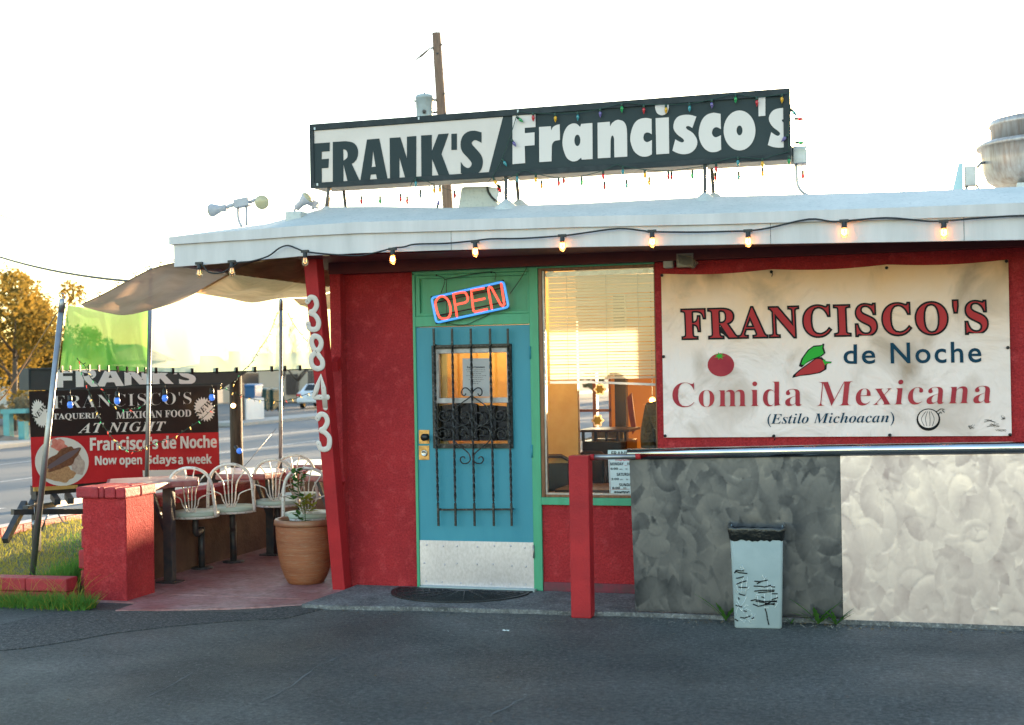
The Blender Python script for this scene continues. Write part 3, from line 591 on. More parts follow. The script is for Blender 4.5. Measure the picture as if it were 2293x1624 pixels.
# ---------------------------------------------------------------- things on the roof
def flood(b, p, d, r=.055, ln=.09):
    d = V(d).normalized(); b.cur = 0; b.lathe(p, [(.02, 0), (.026, .004), (.026, .06), (.03, .065), (r*.98, .065+ln*.7), (r, .065+ln*.82)], 16, axis=d)
    b.cur = 1; b.lathe(V(p)+d*(.065+ln*.82), [(r, 0), (r*.9, .012), (r*.5, .02), (.0005, .023)], 16, axis=d); b.cur = 0
WP = mat('chipped grey white paint', (.50, .50, .54), .5, c2=(.38, .38, .42), vs=12); LENS = mat('cream lamp lens', (.52, .46, .28), .25, coat=.4)
yy = -.62; base = at(545, 506, y=yy); FL = thing('twin_floodlight', 'twin headed floodlight on a bent conduit at the left end of the roof', 'floodlight', base)
b = MB(); p0, p1 = at(533, 466, y=yy), at(552, 462, y=yy); q0, q1 = at(541, 508, y=yy), at(552, 505, y=yy)
b.tube(smooth_path([q0, at(534, 490, y=yy), p0], 4), .011, 7); b.tube([q1, p1], .011, 7); b.build('conduit', WP, FL)
b = MB(); b.beam(at(527, 458, y=yy), at(560, 451, y=yy), .07, .065); b.build('box', WP, FL, bevel=.006)
b = MB(); b.tube([at(527, 458, y=yy), at(512, 462, y=yy), at(508, 466, y=yy)], .016, 7); flood(b, at(508, 465, y=yy), at(470, 472, y=yy)-at(508, 465, y=yy), .052, .085); b.build('lamp_head', [WP, LENS], FL)
b = MB(); b.tube([at(560, 453, y=yy), at(572, 447, y=yy), at(577, 450, y=yy+.06)], .013, 7); c_ = at(585, 452, y=yy+.09); flood(b, c_, (CAM-c_)+V((.6, 0, -.4)), .056, .07); b.build('lamp_head', [WP, LENS], FL)
yy = -.45; base = at(665, 486, y=yy); FL2 = thing('roof_floodlight', 'small floodlight with cone head beside the left legs of the roof sign', 'floodlight', base)
b = MB(); p, q = at(646, 476, y=yy), at(681, 493, y=yy); b.box(p.x, q.x, yy-.06, yy+.06, q.z-.03, p.z); b.build('base', MASTIC, FL2, bevel=.008)
b = MB(); b.tube([at(660, 478, y=yy), at(660, 470, y=yy), at(664, 466, y=yy)], .01, 6); p = at(663, 467, y=yy); flood(b, p, at(688, 443, y=yy)-p, .05, .075); b.build('lamp_head', [WP, LENS], FL2)
b = MB(); b.beam(at(690, 450, y=yy+.1), at(712, 461, y=yy+.1), .07, .055); b.tube([at(701, 458, y=yy+.1), at(701, 470, y=yy+.1)], .012, 6); b.build('junction_box', WP, FL2, bevel=.006)
# roof vent hump
yy = -.05; p = [at(1032, 418, y=yy), at(1097, 416, y=yy), at(1117, 466, y=yy), at(1024, 470, y=yy)]; RV = thing('roof_vent', 'white coated box vent with an angled grey cowl on the roof below the slash', 'vent', p[3])
b = MB(); b.prism(p, (0, .35, 0)); b.build('box', MASTIC, RV, bevel=.02)
b = MB(); yy -= .01; p = [at(1091, 418, y=yy), at(1110, 420, y=yy), at(1118, 432, y=yy), at(1114, 450, y=yy), at(1102, 440, y=yy)]; b.prism(p, (0, .25, 0)); b.cur = 1
b.tube(smooth_path([at(1091, 418, y=yy-.005), at(1093, 430, y=yy-.005), at(1102, 443, y=yy-.005), at(1110, 450, y=yy-.005)], 4), .008, 6); b.build('cowl', [GALV, BLACKP], RV)
# exhaust fan
EX = mat('stained spun aluminium', (.50, .50, .50), .42, .55, c2=(.36, .31, .28), vs=5, stretch=(6, 6, 1), bump=.002, bs=10)
c_ = at(2330, 420, y=1.2); sc_f = (c_-CAM).dot(FW)/F
def fr_(px): return px*sc_f
EF = thing('exhaust_fan', 'spun aluminium kitchen exhaust fan with grease stained bowl on the roof', 'exhaust fan', c_-V((0, 0, fr_(20))))
zz = c_.z
b = MB(); b.lathe((c_.x, c_.y, zz), [(fr_(70), -fr_(30)), (fr_(72), fr_(0)), (fr_(95), fr_(6)), (fr_(112), fr_(18)), (fr_(121), fr_(40)), (fr_(124), fr_(60)), (fr_(126), fr_(92)), (fr_(134), fr_(90)), (fr_(135), fr_(96)), (fr_(124), fr_(103)), (fr_(106), fr_(106))], 48); b.build('bowl', EX, EF)
b = MB(); b.lathe((c_.x, c_.y, zz), [(fr_(103), fr_(104)), (fr_(103), fr_(138)), (fr_(107), fr_(139)), (fr_(107), fr_(142)), (fr_(104), fr_(152)), (fr_(80), fr_(158)), (.001, fr_(160))], 48); b.build('motor_cap', EX, EF)
b = MB(); p = at(2262, 318, y=1.2-fr_(80)); b.obox(p, (.012, 0, 0), (0, .012, 0), (0, 0, .03)); b.build('latch', STEEL, EF)
b = MB(); b.box(c_.x-fr_(56), c_.x-fr_(18), c_.y-fr_(100), c_.y-fr_(70), zz-fr_(30), zz+fr_(1)); b.build('curb_block', MASTIC, EF)
yy = 1.0; EBX = thing('electrical_box', 'grey electrical disconnect box on struts beside the exhaust fan', 'electrical box', at(2172, 424, y=yy))
b = MB(); p, q = at(2159, 375, y=yy), at(2185, 417, y=yy); b.box(p.x, q.x, yy-.05, yy+.05, q.z, p.z); b.build('cabinet', GALV, EBX, bevel=.005)
b = MB(); b.tube([at(2165, 416, y=yy), at(2163, 428, y=yy)], .012, 6); b.tube([at(2186, 414, y=yy), at(2196, 430, y=yy)], .008, 6); b.tube([at(2188, 376, y=yy), at(2196, 366, y=yy), at(2205, 364, y=yy+.15)], .012, 6); b.build('conduit', GALV, EBX)
b = MB(); p = [at(u, v, y=.9) for u, v in ((2132, 430), (2157, 430), (2157, 364), (2146, 367))]; b.prism(p, (0, .25, 0)); solo(b, 'flashing_fin', mat('pale blue metal', (.38, .58, .64), .5, c2=(.30, .5, .56), vs=6), 'pale blue upright sheet metal fin on the roof left of the grey electrical box', 'flashing')

# ---------------------------------------------------------------- on the front wall
yy = -.02; p, q = at(1484, 546, y=-.06), at(1508, 600, y=-.06)
b = MB(); b.box(p.x, q.x, -.07, -.001, q.z, p.z); solo(b, 'sensor_box', mat('off white plastic', (.46, .44, .42), .5, c2=(.36, .35, .34), vs=10), 'off white upright plastic box high on the wall beside a floodlight', 'sensor', bevel=.012)
p, q = at(1516, 569, y=-.1), at(1554, 598, y=-.1); WFL = thing('wall_floodlight', 'dusty rectangular floodlight wrapped in torn plastic under the eave', 'floodlight', ((p.x+q.x)/2, -.06, q.z))
b = MB(); b.box(p.x, q.x, -.12, -.03, q.z, p.z); b.box((p.x+q.x)/2-.02, (p.x+q.x)/2+.02, -.03, -.001, q.z+.02, p.z+.06); b.build('housing', mat('bronze housing', (.12, .10, .08), .5), WFL, bevel=.006)
b = MB(); b.box(p.x+.012, q.x-.012, -.124, -.119, q.z+.012, p.z-.012); b.build('lens', mat('dusty lens', (.16, .16, .15), .2), WFL)
b = MB(); b.box(p.x, q.x, -.127, -.119, p.z-.012, p.z); b.box(p.x, q.x, -.127, -.119, q.z, q.z+.012); b.box(p.x, p.x+.012, -.127, -.119, q.z+.012, p.z-.012); b.box(q.x-.012, q.x, -.127, -.119, q.z+.012, p.z-.012); b.build('bezel', mat('dusty bezel', (.28, .24, .2), .6), WFL)
b = MB(); b.add([at(u, v, y=-.14) for u, v in ((1518, 570), (1550, 576), (1566, 590), (1552, 603), (1540, 596), (1520, 590))], [tuple(range(6))]); b.build('torn_wrap', cloth('torn plastic', (.22, .20, .17), .3, .45), WFL)
# big banner
def b5(x, y, yy=0): return at(*cc(x, y, 1620, 600, 2.4394), y=yy)
BY = -.022
T0, T1, B1, B0 = b5(80, 207, BY), b5(2197, 120, BY), b5(2218, 1195, BY), b5(97, 1205, BY)
BT = mat('sun stained vinyl', (.66, .62, .63), .6, spec=.25)
n = BT.node_tree; L = n.links.new; tc = [x for x in n.nodes if x.type == 'TEX_COORD'][0]; p_ = n.nodes['Principled BSDF']
sp_ = n.nodes.new('ShaderNodeSeparateXYZ'); L(tc.outputs['Object'], sp_.inputs[0])
no = n.nodes.new('ShaderNodeTexNoise'); no.inputs['Scale'].default_value = 1.6; no.inputs['Detail'].default_value = 4; L(tc.outputs['Object'], no.inputs['Vector'])
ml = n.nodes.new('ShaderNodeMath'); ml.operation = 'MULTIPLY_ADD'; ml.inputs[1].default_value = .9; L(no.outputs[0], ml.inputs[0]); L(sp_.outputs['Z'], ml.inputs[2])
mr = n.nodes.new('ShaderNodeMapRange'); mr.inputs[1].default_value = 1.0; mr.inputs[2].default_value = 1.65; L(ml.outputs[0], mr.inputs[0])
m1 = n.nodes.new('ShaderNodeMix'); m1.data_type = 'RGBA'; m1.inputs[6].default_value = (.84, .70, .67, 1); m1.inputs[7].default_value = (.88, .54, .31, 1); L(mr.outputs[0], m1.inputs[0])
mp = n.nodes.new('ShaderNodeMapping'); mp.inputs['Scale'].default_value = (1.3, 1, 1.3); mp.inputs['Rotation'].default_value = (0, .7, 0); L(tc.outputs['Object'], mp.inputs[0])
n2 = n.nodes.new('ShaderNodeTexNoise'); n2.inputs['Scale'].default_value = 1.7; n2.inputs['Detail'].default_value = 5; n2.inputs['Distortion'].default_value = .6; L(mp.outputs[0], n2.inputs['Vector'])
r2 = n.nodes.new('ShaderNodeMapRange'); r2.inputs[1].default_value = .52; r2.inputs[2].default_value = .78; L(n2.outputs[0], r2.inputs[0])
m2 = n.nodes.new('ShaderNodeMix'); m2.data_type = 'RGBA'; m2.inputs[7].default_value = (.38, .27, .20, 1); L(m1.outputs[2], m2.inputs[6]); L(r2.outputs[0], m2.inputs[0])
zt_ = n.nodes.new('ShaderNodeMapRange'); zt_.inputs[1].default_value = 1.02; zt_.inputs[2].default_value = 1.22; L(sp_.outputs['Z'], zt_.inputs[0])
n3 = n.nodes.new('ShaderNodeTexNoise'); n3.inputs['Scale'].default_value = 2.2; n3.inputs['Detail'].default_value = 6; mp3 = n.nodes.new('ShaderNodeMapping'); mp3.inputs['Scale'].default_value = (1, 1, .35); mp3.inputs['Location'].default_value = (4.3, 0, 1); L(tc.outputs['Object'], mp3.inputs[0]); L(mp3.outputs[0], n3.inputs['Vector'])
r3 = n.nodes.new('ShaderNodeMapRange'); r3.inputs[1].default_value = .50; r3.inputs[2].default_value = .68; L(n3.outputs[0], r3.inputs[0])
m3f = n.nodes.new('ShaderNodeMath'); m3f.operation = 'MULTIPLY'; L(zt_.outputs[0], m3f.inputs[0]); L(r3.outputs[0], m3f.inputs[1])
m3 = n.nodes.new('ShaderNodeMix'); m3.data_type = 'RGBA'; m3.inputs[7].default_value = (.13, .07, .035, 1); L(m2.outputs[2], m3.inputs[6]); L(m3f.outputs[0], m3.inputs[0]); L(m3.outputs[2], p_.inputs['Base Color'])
bp = n.nodes.new('ShaderNodeBump'); bp.inputs['Distance'].default_value = .09; L(n2.outputs[0], bp.inputs['Height']); L(bp.outputs[0], p_.inputs['Normal'])
def wr(p):
    X, Z_ = p.x-1.48, p.z-1.2
    s = .0012*math.sin(3.1*X+2.4*Z_)+.0003*math.sin(5.3*X-4.1*Z_+1)
    return s
    s += .006*math.exp(-((Z_-.93+.55*(X))/.07)**2)*(X < .9)+.006*math.exp(-((X-2.4+.9*(1.2-Z_))/.09)**2)*(Z_ > .3)
    s += .005*math.exp(-((X-.85-.8*(1.2-Z_))/.06)**2)
    return s
BN = thing('wall_banner', 'stained white vinyl banner for a Mexican kitchen screwed to the red wall', 'banner', ((T0.x+T1.x)/2, BY, B0.z))
def bfn(i, j):
    p = (B0*(1-i)+B1*i)*(1-j)+(T0*(1-i)+T1*i)*j
    sag = .018*abs(math.sin(i*3*math.pi))**1.0*(j**10)
    p = p-V((0, 0, sag)); return p+V((0, -wr(p), 0))
b = MB(); b.grid(bfn, 90, 45); b.build('sheet', BT, BN)
def bt(name, body, st, m_, p0, p1, p2, off=0, h=.004, space=1, shear=0, ext=.0012, par=None):
    b = MB(); text(b, body, st, b5(*p0, BY), b5(*p1, BY), b5(*p2, BY), (0, -1, 0), off, h, ext, space, shear, wr); return b.build(name, m_, par or BN)
BRED = mat('banner red print', (.44, .035, .04), .6, spec=.15, c2=(.40, .03, .035), vs=2); BRED2 = mat('banner maroon print', (.32, .028, .045), .6, spec=.15, c2=(.44, .05, .06), vs=3)
BNAVY = mat('banner navy print', (.008, .045, .085), .6, spec=.12)
bt('outlined_lettering', "FRANCISCO'S", 'fb', INK, (213, 607), (2072, 568), (205, 418), off=.034, h=.004, space=1.12)
bt('red_lettering', "FRANCISCO'S", 'fb', BRED, (213, 607), (2072, 568), (205, 418), off=-.008, h=.0072, space=1.12)
bt('navy_lettering', "de", 's', BNAVY, (1195, 756), (1384, 754), (1195, 640), off=.012, space=1.16)
bt('navy_lettering', "Noche", 's', BNAVY, (1483, 753), (2032, 746), (1480, 630), off=.012, space=1.16)
bt('maroon_lettering', "Comida", 'fb', BRED2, (147, 1024), (942, 1016), (147, 868), off=-.012, space=1.06)
bt('maroon_lettering', "Mexicana", 'fb', BRED2, (1025, 1018), (2095, 998), (1040, 862), off=-.012, space=1.06)
bt('navy_italic_lettering', "(Estilo Michoacan)", 'fbi', BNAVY, (728, 1142), (1503, 1132), (728, 1060), off=-.008)
def bpoly(b, pts, k=.003):
    q = [b5(x, y, BY) for x, y in pts]; b.prism([p+V((0, -wr(p)-k, 0)) for p in q][::-1], (0, -.0006, 0))
def circ(cx, cy, rx, ry, n=28, a0=0, a1=2*math.pi): return [(cx+rx*math.cos(a0+(a1-a0)*i/n), cy+ry*math.sin(a0+(a1-a0)*i/n)) for i in range(n)]
TG = mat('print green', (.03, .36, .04), .6, spec=.15)
b = MB(); bpoly(b, circ(445, 762, 81, 71)); b.cur = 1; st_ = []
for i in range(14): a = i*math.pi/7; r_ = 36 if i % 2 == 0 else 13; st_.append((437+r_*math.cos(a), 708+r_*.68*math.sin(a)))
bpoly(b, st_, .0046); b.build('tomato_picture', [BRED2, TG], BN)
gp = [(920, 770), (935, 725), (975, 670), (1010, 645), (1060, 640), (1066, 632), (1076, 634), (1072, 655), (1083, 690), (1060, 710), (1015, 725), (965, 752), (938, 778)]
rp = [(880, 842), (885, 825), (925, 790), (975, 755), (1030, 715), (1060, 715), (1085, 740), (1120, 742), (1118, 752), (1092, 755), (1088, 790), (1050, 812), (980, 825), (925, 830)]
def shrink(p, k): cx = sum(x for x, y in p)/len(p); cy = sum(y for x, y in p)/len(p); return [(cx+(x-cx)*k-0, cy+(y-cy)*k) for x, y in p]
b = MB(); bpoly(b, rp, .002); bpoly(b, gp, .0042); b.cur = 1; bpoly(b, shrink(gp, .84), .0056); b.cur = 2; bpoly(b, shrink(rp[:6]+rp[8:], .84), .0034); b.cur = 1; bpoly(b, [(1065, 735), (1080, 728), (1085, 742), (1118, 745), (1116, 751), (1086, 755), (1080, 765), (1072, 750)], .0056)
b.build('pepper_picture', [INK, TG, BRED], BN)
b = MB(); bpoly(b, circ(1710, 1096, 72, 68)); b.cur = 1; bpoly(b, circ(1710, 1090, 62, 56), .0048); b.cur = 0
for dx in (-34, -14, 8, 28):
    q = smooth_path([b5(1712+dx*.5, 1046, BY), b5(1710+dx*1.25, 1090, BY), b5(1712+dx*.8, 1135, BY)], 5); b.tube([p+V((0, -wr(p)-.006, 0)) for p in q], .0016, 4)
for pl_ in ([(1755, 1050), (1785, 1030), (1808, 1032), (1795, 1040), (1808, 1052)], [(1768, 1066), (1785, 1048), (1792, 1058)]):
    q = [b5(x, y, BY) for x, y in pl_]; b.tube([p+V((0, -wr(p)-.004, 0)) for p in q], .0028, 5)
b.build('onion_picture', [INK, BT], BN)
b = MB()
for (cx, cy, wx, wy, k) in ((1972, 1140, 22, 18, 4), (2090, 1105, 40, 10, 4), (2110, 1130, 45, 12, 4), (2150, 1160, 34, 10, 3), (2165, 1085, 15, 14, 4)):
    b = MB()
    for r_ in range(k):
        q = [b5(cx+random.uniform(-wx, wx), cy+random.uniform(-wy, wy), BY) for _ in range(4)]; b.tube([p+V((0, -wr(p)-.002, 0)) for p in smooth_path(q, 4)], .0008, 4)
    b.build('marker_scribble', INK, BN)
for (x, y) in ((84, 216), (752, 195), (1455, 170), (2186, 130), (95, 712), (2195, 657), (104, 1195), (767, 1196), (1475, 1190), (2208, 1188)):
    p = b5(x, y, BY-.008); b = MB(); b.lathe(p, [(.012, 0), (.011, .006), (.006, .010), (.0005, .011)], 10, axis=(0, -1, 0)); b.build('screw', IRON, BN)
b = MB()
for (x, y) in ((752, 195), (767, 1196), (1475, 1190)):
    b.tube([b5(x, y, BY-.02), b5(x+8, y+14, BY-.018), b5(x+2, y+28, BY-.016)], .003, 5)
b.build('tie', IRON, BN)
# OPEN sign
ON = thing('open_sign', 'tilted neon OPEN sign with red letters and a blue border hung on chains', 'neon sign', at(1052, 720, y=-.06))
def o1(x, y, yy=-.085): return at(*cc(x, y, 820, 600, 3.247), y=yy)
cor = [(840, 470), (1425, 338), (1466, 545), (880, 672)]
def rr(cor, k=.13):
    out = []
    for i in range(4):
        p, a, c = V((*cor[i], 0)), V((*cor[i-1], 0)), V((*cor[(i+1) % 4], 0))
        da = (a-p).normalized()*26; dc = (c-p).normalized()*26
        for t in (0, .25, .5, .75, 1): q = (p+da)*(1-t)**2+2*p*t*(1-t)+(p+dc)*t*t; out.append((q.x, q.y))
    return out
b = MB(); b.tube([o1(x, y) for x, y in rr(cor)], .0095, 10, closed=True); b.build('blue_border', NEONB, ON)
b = MB(); cd_ = [o1(x, y, -.07) for x, y in cor]; b.tube(cd_, .014, 6, closed=True)
b.tube([o1(850, 515, -.066), o1(1440, 385, -.066)], .006, 5); b.tube([o1(868, 620, -.066), o1(1458, 500, -.066)], .006, 5)
b.build('backing_frame', BLACKP, ON)
let = [[(905, 462), (935, 458), (975, 490), (995, 560), (985, 620), (945, 640), (905, 625), (880, 560), (875, 500), (905, 462)],
 [(1047, 620), (1018, 440)], [(1018, 440), (1060, 430), (1105, 425), (1128, 450), (1135, 485), (1115, 508), (1085, 515), (1040, 525)],
 [(1265, 393), (1160, 412), (1165, 435), (1180, 575), (1190, 585), (1290, 562)], [(1172, 497), (1270, 477)],
 [(1330, 558), (1300, 395), (1310, 380), (1325, 385), (1405, 530), (1420, 538), (1432, 525), (1405, 355)]]
for i, groupi in enumerate(([0], [1, 2], [3, 4], [5])):
    b = MB()
    for k in groupi:
        q = [o1(x, y, -.088) for x, y in let[k]]; b.tube(smooth_path(q, 4) if k in (0, 2) else q, .0088, 10)
        for e in (q[0], q[-1]): b.ball(e, .0088, 5)
    b.build('neon_letter', NEONR, ON)
b = MB()
for pl_ in ([(880, 288), (948, 322), (918, 430)], [(948, 322), (1325, 258), (1355, 330)], [(960, 325), (966, 690)], [(975, 680), (1110, 690), (1200, 655), (1320, 600)], [(1475, 440), (1560, 320), (1620, 210), (1660, 110)]):
    b.tube(smooth_path([o1(x, y, -.04) for x, y in pl_], 5), .0028, 5)
for (x, y) in ((880, 288), (1325, 262)): b.ball(o1(x, y, -.022), .008, 5)
b.build('hanging_wire', CABLE, ON)
# ---------------------------------------------------------------- behind the window
BLM = cloth('cream blind slat', (.60, .57, .50), .32)
z1 = 2.49; zlo = at(1340, 852, y=.09).z; x0, x1 = WX0+.055, WX1+.03
VB = thing('venetian_blind', 'half lowered cream venetian blind with a drooping bottom rail in the front window', 'blind', ((x0+x1)/2, .10, zlo))
b = MB(); b.box(x0-.02, x1, .07, .12, z1-.035, z1); b.build('headrail', ALU, VB)
b = MB()
for uu in (1233, 1445):
    p = at(uu, 606, y=.065); b.box(p.x-.02, p.x+.02, .060, .07, p.z-.02, p.z+.02)
b.build('bracket', mat('white bracket', (.6, .55, .45), .5), VB)
b = MB(); N = 34
for i in range(N):
    z = z1-.05-(z1-.05-zlo-.02)*i/(N-1); an = math.radians(50+4*math.sin(i*1.7)); dy, dz = .0125*math.cos(an), .0125*math.sin(an)
    bow = .002*math.sin(i*2.3)
    b.add([(x0, .095-dy, z+dz+bow), (x1, .095-dy, z+dz-bow), (x1, .095, z+.0016-bow), (x0, .095, z+.0016+bow), (x1, .095+dy, z-dz-bow), (x0, .095+dy, z-dz+bow)], [(0, 1, 2, 3), (3, 2, 4, 5)], True)
b.build('slat_stack', BLM, VB)
p0, p1 = at(1228, 856, y=.09), at(1395, 861, y=.085); b = MB(); b.beam((x0, .095, p0.z-.002), (x0+.30, .095, p0.z-.004), .025, .022); p, q = at(1370, 855, y=.088), at(1460, 866, y=.085)
b.beam((x0+.30, .095, p0.z-.003), (x1, .090, q.z+.012), .025, .018); b.build('bottom_rail', mat('white rail', (.62, .62, .62), .5), VB, bevel=.003)
b = MB()
for fx in (.17, .52, .80):
    x = x0+(x1-x0)*fx; b.tube([(x, .080, z1-.03), (x, .080, zlo)], .0016, 4)
b.build('ladder_cord', ALU, VB)
# opening hours sign
def q4(x, y, yy=.020): return at(*cc(x, y, 1480, 1080, 10.15), y=yy)
HS = thing('hours_sign', 'white opening hours sign with black printed days inside the window corner', 'sign', q4(700, 1610))
a, c = q4(402, 462), q4(465, 1605); b = MB()
b.prism([q4(402, 462), q4(400, 625), q4(412, 720), q4(450, 1600), q4(1040, 1590), q4(1000, 455)], (0, .003, 0)); b.build('card', PAPER, HS)
def ht(body, st, m_, p0, p1, p2, off=0, nm='black_lettering', space=1):
    b = MB(); text(b, body, st, q4(*p0), q4(*p1), q4(*p2), (0, -1, 0), off, .0015, .0006, space); b.build(nm, m_, HS)
HR = mat('red print', (.5, .03, .05), .5)
ht("FRANK'S", 's', INK, (495, 602), (1030, 602), (495, 490), off=.01)
ht("HOURS", 'sb', HR, (600, 740), (1010, 738), (600, 640), nm='red_lettering')
ht("MONDAY", 'sb', INK, (468, 852), (802, 848), (466, 775)); ht("FRI.", 'sb', INK, (895, 848), (1000, 848), (895, 780))
ht("6:00", 'sb', INK, (474, 962), (660, 960), (472, 905)); ht("am", 's', INK, (700, 960), (772, 960), (700, 935)); ht("to", 's', INK, (852, 960), (900, 960), (852, 920))
ht("SATURDAY", 'sb', INK, (628, 1118), (1040, 1112), (626, 1042))
ht("3:00", 'sb', INK, (490, 1226), (680, 1222), (488, 1170)); ht("am", 's', INK, (712, 1222), (780, 1222), (712, 1200)); ht("to", 's', INK, (865, 1224), (915, 1224), (865, 1186))
ht("SUNDAY", 'sb', INK, (692, 1382), (1060, 1376), (690, 1305))
ht("8:00", 'sb', INK, (515, 1452), (710, 1450), (513, 1395)); ht("to", 's', INK, (795, 1452), (870, 1452), (795, 1395))
b = MB(); p = q4(440, 1000); 
for (xa, ya, xb, yb) in ((436, 725, 470, 1600), (495, 1458, 950, 1452), (820, 850, 885, 850)): b.tube([q4(xa, ya, .017), q4(xb, yb, .017)], .0012, 4)
b.build('ruled_line', HR, HS)
b = MB()
for k in range(26): x = 560+k*15; y = 1535+random.uniform(-14, 14); b.tube([q4(x, y-random.uniform(8, 30), .017), q4(x+random.uniform(2, 14), y+random.uniform(0, 20), .017)], .0022, 4)
b.build('handwriting', INK, HS)
# notice on the door glass
def dq(x, y, yy=.004): return at(*cc(x, y, 1080, 830, 4.64), y=yy)
NO = thing('door_notice', 'grey paper notice taped inside the upper pane of the blue door', 'notice', dq(510, 745))
b = MB(); b.prism([dq(354, 308), dq(358, 745), dq(670, 752), dq(665, 305)], (0, .0012, 0)); b.build('sheet', GREYPAP, NO)
b = MB(); text(b, "Frank's Customers", 'sb', dq(408, 420), dq(612, 418), dq(408, 398), (0, -1, 0), 0, .0015, .0005)
for (y, xa, xb) in ((440, 395, 625), (462, 410, 620), (484, 450, 575), (508, 398, 630), (530, 440, 590), (553, 425, 595), (576, 455, 570), (600, 480, 545)):
    x = xa
    while x < xb: w_ = random.uniform(10, 34); b.tube([dq(x, y, .002), dq(min(x+w_, xb), y, .002)], .0011, 4); x += w_+8
b.build('print', INK, NO)
b = MB(); cu = [dq(52, 865, .06), dq(150, 850, .05), dq(260, 832, .06), dq(400, 818, .05), dq(520, 832, .06), dq(560, 858, .05), dq(700, 850, .06), dq(905, 868, .05)]
cu = smooth_path(cu, 4); zb = gz0+.035
b.grid(lambda i, j: V((cu[min(int(round(i*28)), 28)].x, .05+.010*math.sin(i*30)+.004*math.sin(i*11+j*4), cu[min(int(round(i*28)), 28)].z*(1-j)+zb*j)), 28, 6)
solo(b, 'door_curtain', mat('black cloth', (.010, .010, .011), 1.0, spec=.1), 'black cloth hung across the lower pane inside the blue door', 'curtain')
b = MB(); b.box(gx0-.05, gx0+.055, .09, .11, gz0-.1, gz1+.1); b.box(gx1-.035, gx1+.05, .09, .11, gz0-.1, gz1+.1); b.box(-1.0, .48, 1.35, 1.42, .06, 2.6)
b.build('partition', mat('yellow interior paint', (.62, .42, .15), .7, c2=(.54, .34, .10), vs=6), RB)
# ---------------------------------------------------------------- dining room
def inn(u, v, y): return at(u, v, y=y)
EP = thing('elephant_picture', 'framed line drawing of an elephant on the amber back wall', 'picture', inn(1254, 940, 4.57))
p, q = inn(1227, 896, 4.58), inn(1283, 941, 4.58); b = MB(); b.box(p.x, q.x, 4.575, 4.598, q.z, p.z); b.build('paper', mat('tan drawing paper', (.55, .40, .22), .8), EP)
b = MB(); b.box(p.x-.015, p.x, 4.565, 4.598, q.z-.015, p.z+.015); b.box(q.x, q.x+.015, 4.565, 4.598, q.z-.015, p.z+.015); b.box(p.x, q.x, 4.565, 4.598, p.z, p.z+.015); b.box(p.x, q.x, 4.565, 4.598, q.z-.015, q.z); b.build('frame', BROWNW, EP)
ew, eh = q.x-p.x, p.z-q.z
el = [(.10, .12), (.20, .12), (.22, .34), (.42, .34), (.42, .12), (.55, .12), (.57, .36), (.66, .42), (.70, .2), (.74, .12), (.80, .14), (.76, .24), (.78, .45), (.86, .56), (.84, .74), (.70, .84), (.60, .78), (.45, .86), (.25, .82), (.12, .66), (.08, .4)]
b = MB(); b.prism([(p.x+ew*x, 4.572, q.z+eh*y) for x, y in el], (0, .002, 0)); b.build('elephant_drawing', mat('ink wash', (.10, .075, .05), .8, c2=(.38, .27, .15), vs=60, vlo=.45, vhi=.55), EP)
p, q = inn(1230, 850, 4.58), inn(1284, 878, 4.58); FP = thing('framed_picture', 'dark framed picture partly behind the blind above the elephant drawing', 'picture', ((p.x+q.x)/2, 4.57, q.z))
b = MB(); b.box(p.x, q.x, 4.56, 4.598, q.z, p.z+.2); b.build('frame', BROWNW, FP); b = MB(); b.box(p.x+.04, q.x-.04, 4.552, 4.56, q.z+.04, p.z+.16); b.build('print', mat('faded print', (.3, .2, .1), .6, c2=(.1, .07, .04), vs=14), FP)
for k, (u, v) in enumerate(((1343, 872), (1338, 942))):
    c_ = inn(u, v, 4.5); b = MB(); pts = []
    for i in range(36): a = i*2*math.pi/36; r = .062*(1+.16*math.cos(6*a)); pts.append((c_.x+r*math.cos(a), 4.5, c_.z+r*math.sin(a)))
    b.prism(pts, (0, .02, 0)); b.cur = 1; b.prism([((x-c_.x)*.72+c_.x, 4.492, (z-c_.z)*.72+c_.z) for x, y, z in pts], (0, .007, 0))
    solo(b, 'flower_ornament', [cloth('cream ornament %d' % k, (.75, .65, .5), .7), cloth('yellow green ornament %d' % k, (.42, .38, .03), .7)], ('yellow green flower ornament hung in the upper rear window pane', 'yellow green flower ornament hung in the lower rear window pane')[k], 'ornament', 'flower ornaments in the rear window')
DK = mat('black lacquer', (.010, .010, .011), .3); DKW = mat('dark chair wood', (.045, .02, .012), .35)
a, c = inn(1303, 965, 2.5), inn(1404, 1030, 2.5); CB = thing('counter_cabinet', 'black serving counter with a glass fronted shelf in the dining room', 'counter', ((a.x+c.x)/2, 2.7, .06))
b = MB(); b.box(a.x, c.x, 2.5, 3.0, .06, a.z-.10); b.build('body', DK, CB, bevel=.008)
b = MB(); b.box(a.x-.02, c.x+.03, 2.46, 3.02, a.z-.012, a.z+.012); b.build('top', DKW, CB)
for fx in (.02, .3, .55, .8, .97): 
    x = a.x+(c.x-a.x)*fx; b = MB(); b.box(x-.012, x+.012, 2.5, 2.53, a.z-.10, a.z-.012); b.build('post', DK, CB)
b = MB(); b.box(a.x, c.x-.12, 2.9, 2.95, a.z-.095, a.z-.015); b.build('back_panel', mat('cream shelf back', (.6, .45, .2), .7), CB)
b = MB(); p, q = inn(1376, 855, 3.6), inn(1403, 965, 3.6); b.box(p.x, q.x, 3.6, 3.7, .06, 2.5); solo(b, 'dark_post', DK, 'dark painted post in the dining room right of the rear window', 'post')
